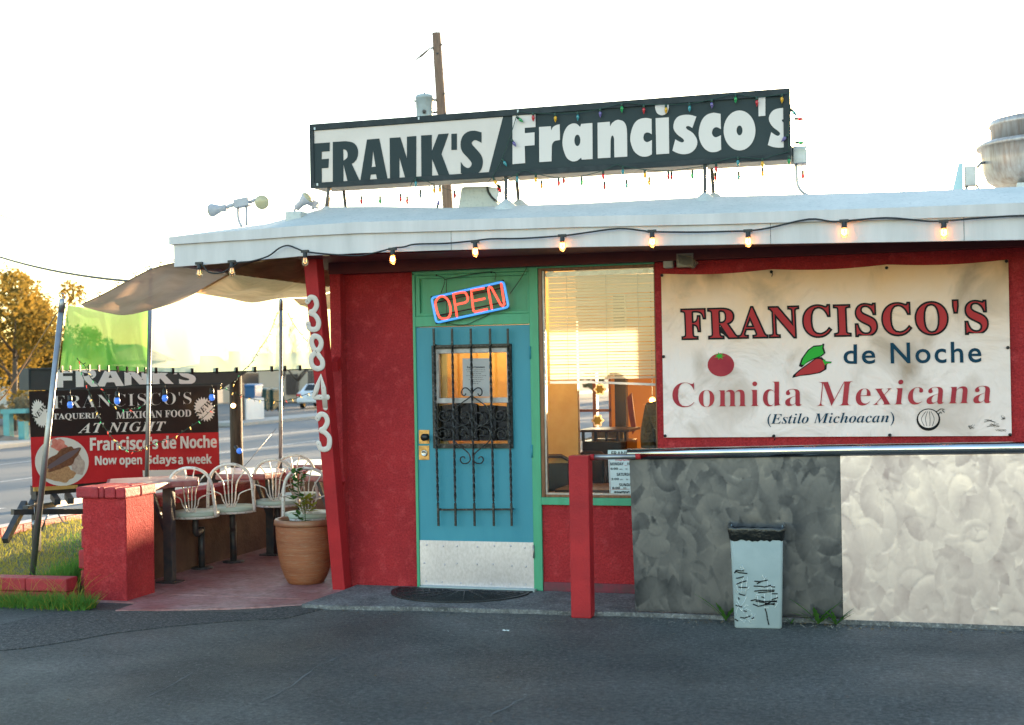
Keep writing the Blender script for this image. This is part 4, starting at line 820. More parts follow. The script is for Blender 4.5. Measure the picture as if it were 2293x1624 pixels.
b = MB(); pts = [inn(u, v, 3.0) for u, v in ((1404, 890), (1414, 880), (1424, 960), (1416, 972), (1408, 930))]; b.prism(pts, (0, .03, 0)); solo(b, 'red_pennant', mat('dull red cloth', (.32, .06, .03), .8), 'dull red pennant hanging beside the dark post in the dining room', 'pennant')
def dining_chair(x, y, rz, label, pad=DK):
    t = thing('dining_chair', label, 'chair', (x, y, .06), 'dining chairs inside', rz)
    def bb(name, m_, boxes, bev=.004):
        b = MB()
        for q in boxes: b.box(*q)
        o = b.build(name, m_, None, (0, 0, 0), bevel=bev); o.parent = t; return o
    bb('seat', pad, [(-.21, .21, -.21, .21, .43, .48)], .015)
    for sx in (-.19, .16):
        bb('leg', DKW, [(sx, sx+.03, -.2, -.17, 0, .43)]); bb('leg', DKW, [(sx, sx+.03, .18, .21, 0, .43)])
    b = MB(); b.tube([(-.18, .2, .48), (-.19, .24, .75), (-.17, .26, .88), (-.1, .27, .92), (.1, .27, .92), (.17, .26, .88), (.19, .24, .75), (.18, .2, .48)], .018, 8); o = b.build('back_frame', DKW, None, (0, 0, 0)); o.parent = t
    bb('back_pad', pad, [(-.16, .16, .225, .255, .62, .86)], .012)
p = inn(1232, 1090, 1.0); dining_chair(p.x, 1.05, .3, 'dark dining chair at the left edge of the front window')
p = inn(1284, 1090, 1.5); dining_chair(p.x-.02, 1.55, -.5, 'dark dining chair with rounded back in front of the black counter')
p = inn(1400, 1060, 2.0); dining_chair(p.x+.12, 1.9, .2, 'dining chair with a red padded back inside the window', mat('red vinyl pad', (.42, .03, .02), .35))
DT = thing('dining_table', 'small dark dining table behind the front window sill', 'table', (.78, .75, .06))
b = MB(); b.box(.5, 1.1, .45, 1.05, .74, .77); b.build('top', DKW, DT, bevel=.004)
for (x, y) in ((.56, .5), (1.04, .5), (.56, 1.0), (1.04, 1.0)): b = MB(); b.tube([(x, y, .06), (x+(.8-x)*.25, y, .74)], .014, 8); b.build('leg', CHROME, DT)
b = MB(); p = inn(1461, 896, 3.6); b.cyl((p.x, p.y, p.z), (p.x, p.y, 2.6), .006, n=6); b.cur = 1; b.ball(p, .035, 8); solo(b, 'pendant_lamp', [CABLE, emis('lit globe', (1, .5, .15), .5)], 'lit amber globe lamp hanging from the dining room ceiling', 'lamp')
pl = bpy.data.lights.new('door_fill_light', 'POINT'); pl.energy = 7; pl.color = (1, .58, .22); pl.shadow_soft_size = .08; po = bpy.data.objects.new('door_fill_light', pl); COL.objects.link(po); po.location = (-.05, .75, 2.30)  # added fill light that brightens the partition behind the door
pl2 = pl.copy(); pl2.energy = 7; po2 = bpy.data.objects.new('globe_light', pl2); COL.objects.link(po2); po2.location = p+V((0, -.1, -.05))
b = MB(); b.lathe((-.05, .75, 2.36), [(.001, 0), (.09, .02), (.13, .08), (.13, .10), (.02, .12), (.02, .24)], 20); solo(b, 'added_ceiling_lamp', [mat('opal lamp shade', (.8, .7, .5), .4)], 'opal ceiling lamp added around the fill light inside the blue door', 'lamp')  # fixture added to go with the door fill light
# seated guest, mostly hidden by the wall: only a jacketed back shows at the window edge
def skin_body(name, joints, edges, m_, parent, loc, sub=2):
    me = bpy.data.meshes.new(name); me.from_pydata([V(j[0])-V(loc) for j in joints], edges, []); o = bpy.data.objects.new(name, me); COL.objects.link(o); LOC[o] = V(loc)
    if parent is not None: o.parent = parent
    o.modifiers.new('skin', 'SKIN'); ss = o.modifiers.new('sub', 'SUBSURF'); ss.levels = sub; ss.render_levels = sub
    for i, j in enumerate(joints): d = me.skin_vertices[0].data[i]; d.radius = j[1] if isinstance(j[1], tuple) else (j[1], j[1]); d.use_root = i == 0
    me.materials.append(m_); return o
gx, gy = 1.345, 1.25
GU = (gx, gy, .06); GB = thing('person', 'standing guest in an olive fleece jacket seen from behind at the window edge', 'person', GU)
J = [((gx, gy, .98), (.15, .11)), ((gx, gy-.02, 1.16), (.14, .10)), ((gx, gy-.01, 1.36), (.16, .11)), ((gx, gy+.01, 1.47), (.08, .07)), ((gx, gy+.02, 1.53), .052), ((gx, gy+.04, 1.62), (.075, .09)), ((gx, gy+.04, 1.71), (.07, .085)),
     ((gx-.19, gy, 1.38), .06), ((gx-.23, gy+.01, 1.12), .05), ((gx-.22, gy+.09, .88), .04), ((gx-.21, gy+.12, .80), .036), ((gx+.19, gy, 1.38), .06), ((gx+.23, gy+.01, 1.12), .05), ((gx+.22, gy+.09, .88), .04), ((gx+.21, gy+.12, .80), .036),
     ((gx-.09, gy, .92), .09), ((gx-.10, gy+.02, .52), .065), ((gx-.10, gy, .14), .045), ((gx-.10, gy+.12, .09), .035), ((gx+.09, gy, .92), .09), ((gx+.10, gy+.02, .52), .065), ((gx+.10, gy, .14), .045), ((gx+.10, gy+.12, .09), .035)]
Ed = [(0, 1), (1, 2), (2, 3), (3, 4), (4, 5), (5, 6), (2, 7), (7, 8), (8, 9), (9, 10), (2, 11), (11, 12), (12, 13), (13, 14), (0, 15), (15, 16), (16, 17), (17, 18), (0, 19), (19, 20), (20, 21), (21, 22)]
skin_body('body', J, Ed, mat('skin', (.38, .20, .13), .5), GB, GU)
JJ = [(V(p), tuple(q+.028 for q in (r if isinstance(r, tuple) else (r, r)))) for p, r in J[:4]+J[7:10]+J[11:14]]
skin_body('jacket', JJ, [(0, 1), (1, 2), (2, 3), (2, 4), (4, 5), (5, 6), (2, 7), (7, 8), (8, 9)], mat('olive fleece', (.10, .085, .03), .95, c2=(.05, .045, .02), vs=25, bump=.02, bs=60), GB, GU)
skin_body('trousers', [(V(p), (r if isinstance(r, float) else .1)+.012) for p, r in [((gx, gy, .96), .12)]+J[15:18]+J[19:22]], [(0, 1), (1, 2), (2, 3), (0, 4), (4, 5), (5, 6)], mat('dark denim', (.02, .025, .04), .8), GB, GU)
b = MB(); b.ball((gx, gy+.02, 1.725), .100, 10, (1, 1.08, 1.05)); b.build('hair', mat('dark hair', (.02, .014, .01), .7), GB)
b = MB(); b.lathe((gx, gy-.04, 1.46), [(.06, -.06), (.11, -.03), (.12, .03), (.09, .07), (.001, .06)], 16); b.build('hood', bpy.data.materials['olive fleece'], GB)
b = MB(); b.ball((gx, gy+.135, 1.63), .016, 5); b.build('nose', bpy.data.materials['skin'], GB)

# ---------------------------------------------------------------- railing, bollard, bin, mat, weeds
RX0 = at(1405, 1015, y=-.75).x
RL = thing('screened_railing', 'polished pipe railing with two swirl ground sheet metal panels before the wall', 'railing', (3.4, -.75, 0))
b = MB(); b.tube([at(1406, 1017.5, y=-.77), at(1900, 1008, y=-.77), at(2293, 1002.5, y=-.77)+V((0, 0, 0)), (4.95, -.77, 1.19)], .0395, 20); b.build('top_rail', CHROME, RL)
import numpy as np
def swirled_panel(pts, m_, lab, seed, amp):
    """thin sheet whose face is ground in overlapping curved bands, each a shallow real ridge"""
    x0, x1 = min(p.x for p in pts), max(p.x for p in pts); st = .0062; nx = int((x1-x0)/st); nz = int(1.13/st); rg = np.random.RandomState(seed)
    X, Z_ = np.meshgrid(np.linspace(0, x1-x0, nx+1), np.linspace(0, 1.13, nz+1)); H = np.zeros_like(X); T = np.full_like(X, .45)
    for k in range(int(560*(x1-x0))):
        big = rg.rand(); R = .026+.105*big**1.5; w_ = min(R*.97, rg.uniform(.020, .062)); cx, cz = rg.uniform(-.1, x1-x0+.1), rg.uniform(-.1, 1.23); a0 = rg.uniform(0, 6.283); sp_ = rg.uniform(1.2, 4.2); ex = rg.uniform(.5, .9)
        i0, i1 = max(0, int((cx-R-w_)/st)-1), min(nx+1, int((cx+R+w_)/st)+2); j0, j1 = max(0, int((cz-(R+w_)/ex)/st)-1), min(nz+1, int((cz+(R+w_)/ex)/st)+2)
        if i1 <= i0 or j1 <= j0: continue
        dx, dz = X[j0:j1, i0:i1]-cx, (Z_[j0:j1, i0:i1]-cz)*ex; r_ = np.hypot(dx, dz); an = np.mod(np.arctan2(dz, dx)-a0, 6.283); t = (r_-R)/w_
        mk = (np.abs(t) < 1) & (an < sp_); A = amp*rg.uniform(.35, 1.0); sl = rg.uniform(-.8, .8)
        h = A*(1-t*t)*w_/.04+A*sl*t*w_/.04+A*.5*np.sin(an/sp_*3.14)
        tn = rg.uniform(.15, .75); gr = rg.uniform(-.32, .32); g2 = rg.uniform(-.25, .25); tv = tn+gr*t+g2*np.cos(an/sp_*3.14)+.03*np.sin(an*R*260)  # tv: painted sheen of the stroke, feeds the base colour
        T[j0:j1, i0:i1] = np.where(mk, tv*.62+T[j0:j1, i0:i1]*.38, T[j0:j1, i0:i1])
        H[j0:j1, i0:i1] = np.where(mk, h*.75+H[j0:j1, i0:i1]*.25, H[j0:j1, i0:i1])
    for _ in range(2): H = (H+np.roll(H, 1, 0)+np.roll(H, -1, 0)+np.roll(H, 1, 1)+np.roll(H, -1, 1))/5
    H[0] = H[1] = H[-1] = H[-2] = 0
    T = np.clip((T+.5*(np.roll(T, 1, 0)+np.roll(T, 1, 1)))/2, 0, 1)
    P = sorted(pts, key=lambda p: p.z); lo = sorted(P[:-2], key=lambda p: p.x); hi = sorted(P[-2:], key=lambda p: p.x); lx = [p.x for p in lo]; lz = [p.z for p in lo]; y0 = pts[0].y; vs = []
    for j in range(nz+1):
        for i in range(nx+1):
            f, g_ = i/nx, j/nz; x = (lo[0].x*(1-f)+lo[-1].x*f)*(1-g_)+(hi[0].x*(1-f)+hi[1].x*f)*g_; zb_ = float(np.interp(x, lx, lz)); zt3 = hi[0].z*(1-f)+hi[1].z*f
            vs.append((x, y0-H[j, i], zb_*(1-g_)+zt3*g_))
    b = MB(); b.add(vs, [(j*(nx+1)+i, j*(nx+1)+i+1, (j+1)*(nx+1)+i+1, (j+1)*(nx+1)+i) for j in range(nz) for i in range(nx)], True)
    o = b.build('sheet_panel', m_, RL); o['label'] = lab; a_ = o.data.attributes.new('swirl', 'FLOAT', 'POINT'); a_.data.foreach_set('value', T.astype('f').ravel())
zt = 1.128
pz = at(1423, 1368, y=-.75)
swirled_panel([V((RX0+.012, -.75, zt)), V((pz.x, -.75, pz.z)), V((2.83, -.75, .035)), V((2.83, -.75, zt+.008))], SW1, 'dark reflection swirled metal panel', 3, .0008)
swirled_panel([V((2.806, -.762, zt+.006)), V((2.806, -.762, .004)), V((3.94, -.762, .008)), V((4.9, -.762, .0)), V((4.9, -.762, zt+.03))], SW2, 'bright reflection swirled metal panel', 8, .0009)
for x in (2.0, 3.1, 4.8): b = MB(); b.box(x-.025, x+.025, -.735, -.685, 0, 1.13); b.build('post', STEEL, RL)
p0, p1 = at(1273, 1384, z=0), at(1318, 1384, z=0); bw = .132; bx0, by0 = at(1274, 1020, y=-.9).x-.004, -.905
BO = thing('red_bollard', 'square red steel bollard standing on the asphalt in front of the window', 'bollard', (bx0+.07, by0+.06, 0))
zt_ = at(1298, 1021, y=by0).z
b = MB(); b.box(bx0, bx0+.143, by0, by0+.125, 0, zt_); b.build('post', REDP, BO, bevel=.007)
pa = V((bx0+.14, by0+.07, at(1335, 1024, y=by0+.07).z)); pe = V((RX0+.10, -.80, pa.z+.004))
b = MB(); b.cyl(pa+V((-.0, 0, 0)), pe, .019, n=14); b.build('pipe_stub', GALV, BO)
b = MB(); b.cyl(pa+V((.001, 0, 0)), pa+V((.03, 0, 0)), .022, n=14); b.cyl(pe-V((.03, 0, 0)), pe+V((.004, 0, 0)), .022, n=14); b.build('red_collar', REDP, BO)
# bin
B0_, B1_ = at(1645, 1407, z=0), at(1751, 1409, z=0); B2_ = at(1767, 1388, z=0); B0_.z = B1_.z = 0
ax = (B1_-B0_).normalized(); ay = V((-ax.y, ax.x, 0)); W_, D_ = (B1_-B0_).length, .33; ctr = (B0_+B1_)/2+ay*D_/2
TC = thing('trash_can', 'pale grey rectangular trash can with black liner and scribbled over graffiti', 'trash can', ctr)
GREYC = mat('pale grey plastic', (.36, .44, .47), .5, c2=(.31, .39, .42), vs=6, bump=.001, bs=40)
def rrect(k, z, rad=.045, jit=0, n=5, wx=W_, dy=D_):
    out = []; hx, hy = wx/2*k, dy/2*k; raw = []
    for (sx, sy, a0) in ((1, -1, -math.pi/2), (1, 1, 0), (-1, 1, math.pi/2), (-1, -1, math.pi)):
        for i in range(5):
            a = a0+math.pi/2*i/4; raw.append(V((sx*(hx-rad)+rad*math.cos(a), sy*(hy-rad)+rad*math.sin(a), 0)))
    N__ = 20 if n <= 5 else 72; ln = [(raw[(i+1) % 20]-raw[i]).length for i in range(20)]; tot = sum(ln)
    if n <= 5: seq = raw
    else:
        seq = []
        for q in range(N__):
            d_ = q/N__*tot; i = 0
            while d_ > ln[i]: d_ -= ln[i]; i += 1
            seq.append(raw[i]+(raw[(i+1) % 20]-raw[i])*(d_/ln[i]))
    for q in seq:
        j_ = 1+random.uniform(-jit, jit)*.6; out.append(ctr+ax*q.x*j_+ay*q.y*j_+V((0, 0, z+random.uniform(-jit, jit))))
    return out
def loft(b, loops, caps=(1, 0), sm=True):
    n = len(loops[0]); vs = [p for l in loops for p in l]; b.add(vs, [(i*n+j, i*n+(j+1) % n, (i+1)*n+(j+1) % n, (i+1)*n+j) for i in range(len(loops)-1) for j in range(n)], sm)
    k = len(b.v)-len(vs)
    if caps[0]: b.f.append(tuple(k+j for j in range(n))[::-1]); b.m.append(b.cur); b.s.append(False)
    return b
KT = 1.13; HB = .655
b = MB(); loft(b, [rrect(.96, .0, .02), rrect(1.0, .008, .02), rrect(1+(KT-1)*.98, HB*.98, .025), rrect(KT, HB, .025), rrect(KT-.04, HB, .025), rrect(.95, .02, .02)]); b.build('body', GREYC, TC)
b = MB(); jn = 14
loft(b, [rrect(KT*.99+.015, HB-.072, .03, .007, jn), rrect(KT+.035, HB-.06, .03, .005, jn), rrect(KT+.05, HB-.035, .03, .004, jn), rrect(KT+.085, HB-.012, .03, .004, jn), rrect(KT+.10, HB+.012, .03, .006, jn), rrect(KT+.06, HB+.022, .03, .006, jn), rrect(KT-.01, HB-.005, .03, .008, jn), rrect(KT-.09, HB-.08, .03, .01, jn), rrect(KT-.15, HB-.3, .03, .01, jn), rrect(.6, HB-.45, .03, .02, jn)], (0, 0))
b.build('bin_liner', mat('black bin liner', (.006, .008, .009), .28, bump=.014, bs=22, coat=.3), TC)
b = MB()
def canp(x, y, k=.002):
    p = cc(x, y, 1800, 1300, 5.414); t_ = (y-320)/(1460-320); dep = (KT-1)*D_/2*(1-t_); return at(*p, pl=(B0_-ay*(dep+k), ay))
def scribble(b, lst, r):
    for s_ in lst: b.tube([canp(x, y) for x, y in s_], r, 4)
wh = [[(330, 660), (270, 640), (300, 620), (320, 660), (280, 690)], [(215, 880), (300, 800), (290, 930), (330, 1000)], [(220, 850), (240, 960), (290, 980), (300, 860), (320, 780)], [(370, 770), (360, 900), (340, 1010)], [(230, 1080), (280, 1170), (330, 1100), (360, 1030)], [(220, 1130), (290, 1230), (350, 1150), (390, 1160)], [(270, 1200), (330, 1260), (350, 1200), (420, 1230)], [(270, 1340), (330, 1390), (360, 1330), (420, 1400)], [(430, 1260), (440, 1330), (480, 1270)], [(570, 745), (600, 800), (625, 765)], [(600, 800), (590, 830)], [(500, 1010), (530, 1180)], [(480, 1060), (490, 1010), (540, 1010)], [(600, 1000), (600, 1190), (660, 1190)], [(640, 820), (650, 1000), (700, 1000)], [(700, 880), (690, 1100), (760, 1090), (770, 1010)], [(740, 1120), (780, 1130), (740, 1190)], [(240, 1180), (220, 1240), (240, 1300)], [(360, 1280), (400, 1360), (480, 1340)], [(510, 920), (640, 925), (740, 890)], [(350, 960), (400, 905)], [(240, 1000), (200, 930), (190, 1000)]]
scribble(b, wh, .0016); b.cur = 1
bl = [[(195, 720), (230, 680), (270, 690), (325, 688)], [(205, 690), (260, 715), (370, 725)], [(220, 790), (260, 785), (320, 768)], [(220, 870), (300, 840), (360, 825)], [(250, 905), (275, 915), (370, 915)], [(255, 1000), (300, 1015), (340, 1020)], [(250, 1050), (260, 1080)], [(320, 1230), (360, 1240)], [(275, 1320), (330, 1330), (410, 1300)], [(430, 1340), (460, 1320)], [(465, 830), (540, 835), (645, 815)], [(500, 865), (560, 830)], [(455, 895), (560, 900), (600, 910), (690, 885)], [(465, 965), (560, 955), (740, 950)], [(515, 985), (640, 975), (735, 968)], [(415, 1095), (480, 1080), (600, 1105), (770, 1095)], [(445, 1140), (520, 1170), (620, 1150), (745, 1130)], [(480, 1100), (620, 1125), (740, 1150)], [(590, 1150), (700, 1105), (770, 1110)], [(610, 1200), (630, 1260), (640, 1325)], [(640, 1330), (662, 1420)], [(700, 1080), (760, 1060), (785, 1050)], [(200, 1340), (245, 1370)], [(210, 1155), (300, 1180)], [(690, 900), (745, 910)], [(700, 1000), (780, 1000)], [(560, 1040), (600, 1055)]]
scribble(b, bl, .0038); b.build('graffiti', [mat('white marker', (.75, .8, .8), .5), INK], TC)
# door mat
b = MB(); c0 = at(1046, 1318, z=.031); rx = .555; MD = -.14-at(1050, 1350, z=.04).y
pts = [(c0.x-rx, -.085, .031), (c0.x-rx*.98, -.14, .031)]+[(c0.x-rx*math.cos(a), -.14-MD*math.sin(a), .031) for a in [math.pi*i/24 for i in range(1, 24)]]+[(c0.x+rx*.98, -.14, .031), (c0.x+rx, -.085, .031)]
b.prism(pts, (0, 0, .009))
for k in range(9):
    rr_ = 1-k*.1; b.tube([(c0.x-rx*.93*rr_*math.cos(a), -.14-MD*.92*rr_*math.sin(a), .041) for a in [math.pi*i/20 for i in range(21)]], .006, 5)
for k in range(9): a = math.pi*(k+.5)/9; b.tube([(c0.x-rx*.2*math.cos(a), -.15-.05*math.sin(a), .042), (c0.x-rx*.9*math.cos(a), -.14-MD*.92*math.sin(a), .042)], .005, 5)
solo(b, 'door_mat', MATR, 'half round black rubber mat before the blue door', 'door mat')
LEAF = cloth('weed leaf', (.05, .17, .02), .35, c2=(.08, .22, .03), vs=20)
def leaf(b, p, d, ln, wd, lift=.5, n=5, bend=.6, rag=0):
    p, d = V(p), V(d).normalized(); side = d.cross(V((0, 0, 1))).normalized(); vs = []
    for i in range(n+1):
        t = i/n; q = p+d*ln*t*math.cos(lift*(1-t*bend))+V((0, 0, ln*(math.sin(lift)*t-.45*bend*t*t*ln*2))); w_ = wd*math.sin(math.pi*(t*.86+.08))*(1+(rag*(-1)**i))
        vs += [q-side*w_/2, q+V((0, 0, -.12*w_)), q+side*w_/2]
    b.add(vs, [(3*i, 3*i+1, 3*i+4, 3*i+3) for i in range(n)]+[(3*i+1, 3*i+2, 3*i+5, 3*i+4) for i in range(n)], True)
def weed(u, v, yy, n, ln, wd, label, spread=1.0, rag=.25):
    p = at(u, v, y=yy); p.z = .0; b = MB(); random.seed(int(u))
    for i in range(n):
        a = math.pi*(.95+1.1*(i+.5)/n)+random.uniform(-.2, .2); leaf(b, p, (math.cos(a), .35*math.sin(a)-.1, 0), ln*random.uniform(.7, 1.1), wd, random.uniform(.9, 1.35) if spread < 1 else random.uniform(.45, 1.3), 8, .5, rag)
    solo(b, 'weed', LEAF, label, 'weed', 'weeds growing at the foot of the metal panels', loc=p)
weed(1625, 1374, -.80, 6, .24, .030, 'tall leafy weed left of the grey trash can', .8)
weed(1832, 1379, -.80, 8, .20, .034, 'spreading leafy weed between trash can and bright metal panel')
weed(1872, 1377, -.80, 12, .15, .022, 'small ragged weed against the left edge of the bright metal panel', 1, .5)
weed(1772, 1388, -.82, 4, .07, .014, 'tiny weed sprout at the right foot of the grey trash can')
def scrap(u, v, s, label, m_=None):
    p = at(u, v, z=.006); b = MB(); random.seed(int(u*3)); b.grid(lambda i, j: p+V(((i-.5)*s*2.2, (j-.5)*s+random.uniform(-.2, .2)*s, random.uniform(0, .35)*s)), 5, 3, False); solo(b, 'paper_scrap', m_ or PAPER, label, 'litter', 'scraps of litter', loc=p)
scrap(1133, 1413, .022, 'crumpled white paper scrap on the asphalt in front of the door'); scrap(525, 1250, .016, 'small white scrap lying on the shaded patio floor'); scrap(1212, 1323, .02, 'broken white scrap at the foot of the green door post'); scrap(1003, 1414, .006, 'tiny white crumb on the asphalt left of the crumpled paper')
random.seed(21)

# grit, pebbles and dead leaves gathered along the wall, panels and slab edge
random.seed(77); b = MB()
for k in range(900):
    q = random.random()
    if q < .45: x, y = random.uniform(1.5, 4.2), -.80-abs(random.gauss(0, .10))
    elif q < .7: x, y = random.uniform(-1.2, 1.4), -.95-abs(random.gauss(0, .10))
    else: x, y = random.uniform(-3.4, 4.5), random.uniform(-3.8, -1.0)
    s = random.uniform(.0015, .0045)*(1.3 if q < .45 else 1); b.cur = 0 if random.random() < .7 else 1
    if b.cur: a = random.uniform(0, 6.28); l_ = s*2.5; b.add([(x-l_*math.cos(a), y-l_*math.sin(a), .005), (x+s*math.sin(a), y-s*math.cos(a), .007+s*.6), (x+l_*math.cos(a), y+l_*math.sin(a), .005), (x-s*math.sin(a), y+s*math.cos(a), .007)], [(0, 1, 2, 3)], False)
    else: b.lathe((x, y, .0), [(s*.8, 0), (s, s*.5), (s*.5, s*1.1), (.0001, s*1.2)], 5)
tag(b.build('grit', [mat('grey pebble', (.20, .20, .19), .9), mat('dry leaf', (.16, .11, .05), .9)], None, (0, -1, 0)), 'scattered pebbles and dry leaf bits on the asphalt', 'grit', kind='stuff')
# cracks and tar seams in the asphalt
for pts_ in ([(560, 1580), (640, 1545), (700, 1500), (760, 1470), (860, 1440)], [(1100, 1600), (1190, 1560), (1300, 1555)], [(330, 1560), (390, 1530), (430, 1505)], [(0, 1440), (70, 1436), (150, 1424)]):
    P = smooth_path([at(u, v, z=.003) for u, v in pts_], 6); b = MB(); w_ = .004; vs = []
    for i, p in enumerate(P): d = (P[min(i+1, len(P)-1)]-P[max(i-1, 0)]).normalized(); n_ = V((-d.y, d.x, 0))*w_*random.uniform(.3, 1.6); o_ = V((random.gauss(0, .006), random.gauss(0, .006), 0)); vs += [p+o_-n_, p+o_+n_]
    b.add(vs, [(2*i, 2*i+1, 2*i+3, 2*i+2) for i in range(len(P)-1)]); struct(b, 'asphalt_crack', bpy.data.materials['asphalt crack'] if 'asphalt crack' in bpy.data.materials else mat('asphalt crack', (.13, .135, .135), .9))
# ---------------------------------------------------------------- patio: pier, low wall, curbs
PR = thing('brick_pier', 'square red stucco pier with a rounded brick cap at the patio corner', 'pier', (-2.77, -.75, 0))
x0, x1, y0, y1 = -2.93, -2.545, -.955, -.55
b = MB(); b.box(x0, x1, y0, y1, 0, .80); b.build('shaft', RED, PR, bevel=.012)
b = MB(); xs = [x0-.045, x0+.16, x0+.21, x1-.075, x1+.012]
for i in range(4):
    b.box(xs[i]+.002, xs[i+1]-.002, y0-.022, y0+.20, .80, .885+random.uniform(-.004, .004)); b.box(xs[i]+.002, xs[i+1]-.002, y0+.204, y1+.02, .80, .885+random.uniform(-.004, .004))
b.build('cap', REDB, PR, bevel=.014)
SB_ = thing('brick_stub', 'stepped stack of red painted broken bricks against the left side of the pier', 'brick stack', (-3.08, -.6, .1))
b = MB()
for (xa, xb, za, zb, ya) in ((-3.05, -2.93, .55, .66, -.80), (-3.07, -2.94, .38, .54, -.78), (-3.09, -2.97, .22, .37, -.79), (-3.08, -2.93, .08, .21, -.78)): b.box(xa, xb, ya, -.56, za, zb)
b.box(-2.98, -2.935, -.76, -.58, .1, .54); b.build('brick', REDB, SB_, bevel=.016)
LW = thing('patio_wall', 'low brick wall along the street side of the patio with red coping', 'wall', (-3.02, 2.0, 0))
b = MB(); b.box(-3.12, -2.92, -.55, 5.3, 0, .62); b.build('wall', mat('bare brown block', (.16, .085, .05), .8, c2=(.09, .045, .03), vs=4, bump=.006, bs=30), LW)
b = MB()
for i in range(15):
    ya = -.55+i*.39; b.box(-3.14, -2.90, ya+.003, ya+.387, .62, .705)
b.build('coping', REDB, LW, bevel=.012)
LB = thing('patio_back_wall', 'low block wall closing the far end of the patio', 'wall', (-2.05, 5.2, 0))
b = MB(); b.box(-2.92, -1.19, 5.1, 5.3, 0, .62); b.build('wall', bpy.data.materials['bare brown block'], LB); b = MB()
for i in range(5): b.box(-2.92+i*.35+.003, -2.92+i*.35+.345, 5.08, 5.32, .62, .705)
b.build('coping', REDB, LB, bevel=.012)
def curb(name, label, a, c, wd, z0, h, n, rows=2, m_=REDB):
    a, c = V(a), V(c); d = (c-a)/n; t = thing(name, label, 'curb', ((a+c)/2).to_tuple()); b = MB(); dn = d.normalized(); sd_ = V((-dn.y, dn.x, 0))
    for r_ in range(rows):
        for i in range(n):
            o = a+d*i
            b.obox(o+d/2+V((0, 0, z0+h*(r_+.5))), d*.494, sd_*(wd/2*random.uniform(.97, 1.03)), (0, 0, h*.48))
    b.build('brick_course', m_, t, bevel=.010); return t
curb('front_curb', 'two course red brick curb along the front of the lawn', (-6.6, -1.19, 0), (-2.99, -1.01, 0), .16, -.02, .105, 10)
curb('back_curb', 'red brick curb with worn white top between lawn and street', (-5.85, -1.2, 0), (-5.85, 12, 0), .18, -.12, .16, 36)
b = MB(); b.box(-5.93, -5.77, -1.1, 11.9, .201, .207); solo(b, 'curb_paint', mat('worn white paint', (.55, .54, .54), .7, c2=(.4, .3, .3), vs=9), 'strip of worn white paint on top of the street side brick curb', 'paint strip')
# pot and plant
pc = V((-1.55, .13, .012)); PT = thing('terracotta_pot', 'large ribbed brown terracotta pot on the patio beside the address post', 'pot', pc)
TERR = mat('ribbed brown clay', (.38, .135, .055), .5, c2=(.26, .085, .035), vs=5, bump=.006, bs=30, stretch=(.6, .6, 9), c3=(.38, .24, .14), vs3=20)
rs_ = .243/.5
def pr_(r): return r
b = MB(); b.lathe(pc, [(.135, 0), (.148, .006), (.178, .06), (.206, .14), (.226, .24), (.238, .34), (.243, .43), (.243, .475), (.242, .478)], 48); b.build('body', TERR, PT)
b = MB(); b.lathe(pc, [(.240, .478), (.256, .485), (.258, .50), (.254, .525), (.243, .533), (.222, .528), (.214, .50), (.205, .44)], 48); b.build('rim', mat('glazed clay rim', (.22, .085, .05), .4, c2=(.32, .16, .08), vs=6), PT)
b = MB(); b.lathe(pc, [(.212, .43), (.1, .445), (.001, .45)], 32); b.build('soil', mat('dark soil', (.035, .025, .018), .95, bump=.01, bs=40), PT)
pp = at(684, 1186, y=pc.y-.02); PL = thing('potted_shrub', 'thin green seedling with yellowish middle leaves growing in the brown pot', 'plant', pp)
b = MB(); st_ = smooth_path([V((pp.x, pp.y, pc.z+.44))]+[at(u, v, y=pp.y) for u, v in ((684, 1170), (683, 1150), (680, 1120), (669, 1098), (666, 1075), (664, 1055))], 4); b.tube(st_, .0038, 6); b.build('stem', mat('green stem', (.06, .12, .03), .6), PL)
GL = cloth('glossy green leaf', (.035, .12, .02), .3, c2=(.06, .18, .03), vs=18); YL = cloth('yellow green leaf', (.34, .30, .03), .45, c2=(.20, .26, .03), vs=18)
random.seed(5)
for m_, lst in ((GL, ((664, 1056), (655, 1062), (672, 1064), (678, 1060), (652, 1074), (664, 1078), (672, 1072), (659, 1087), (668, 1090), (655, 1096), (668, 1102), (657, 1116), (676, 1110), (668, 1160), (680, 1168), (676, 1178), (668, 1150))), (YL, ((678, 1117), (688, 1119), (695, 1124), (674, 1128), (684, 1128), (698, 1132), (690, 1136), (676, 1138), (684, 1144), (694, 1146), (670, 1134)))):
    b = MB()
    for (u, v) in lst:
        for k_ in range(3):
            q = at(u+random.uniform(-3, 3), v+random.uniform(-3, 3), y=pp.y+random.uniform(-.03, .03)); a = random.uniform(0, 6.28); leaf(b, q, (math.cos(a), math.sin(a)*.7, 0), .068, .042, random.uniform(-.1, .7), 5, .7)
    b.build('foliage', m_, PL)
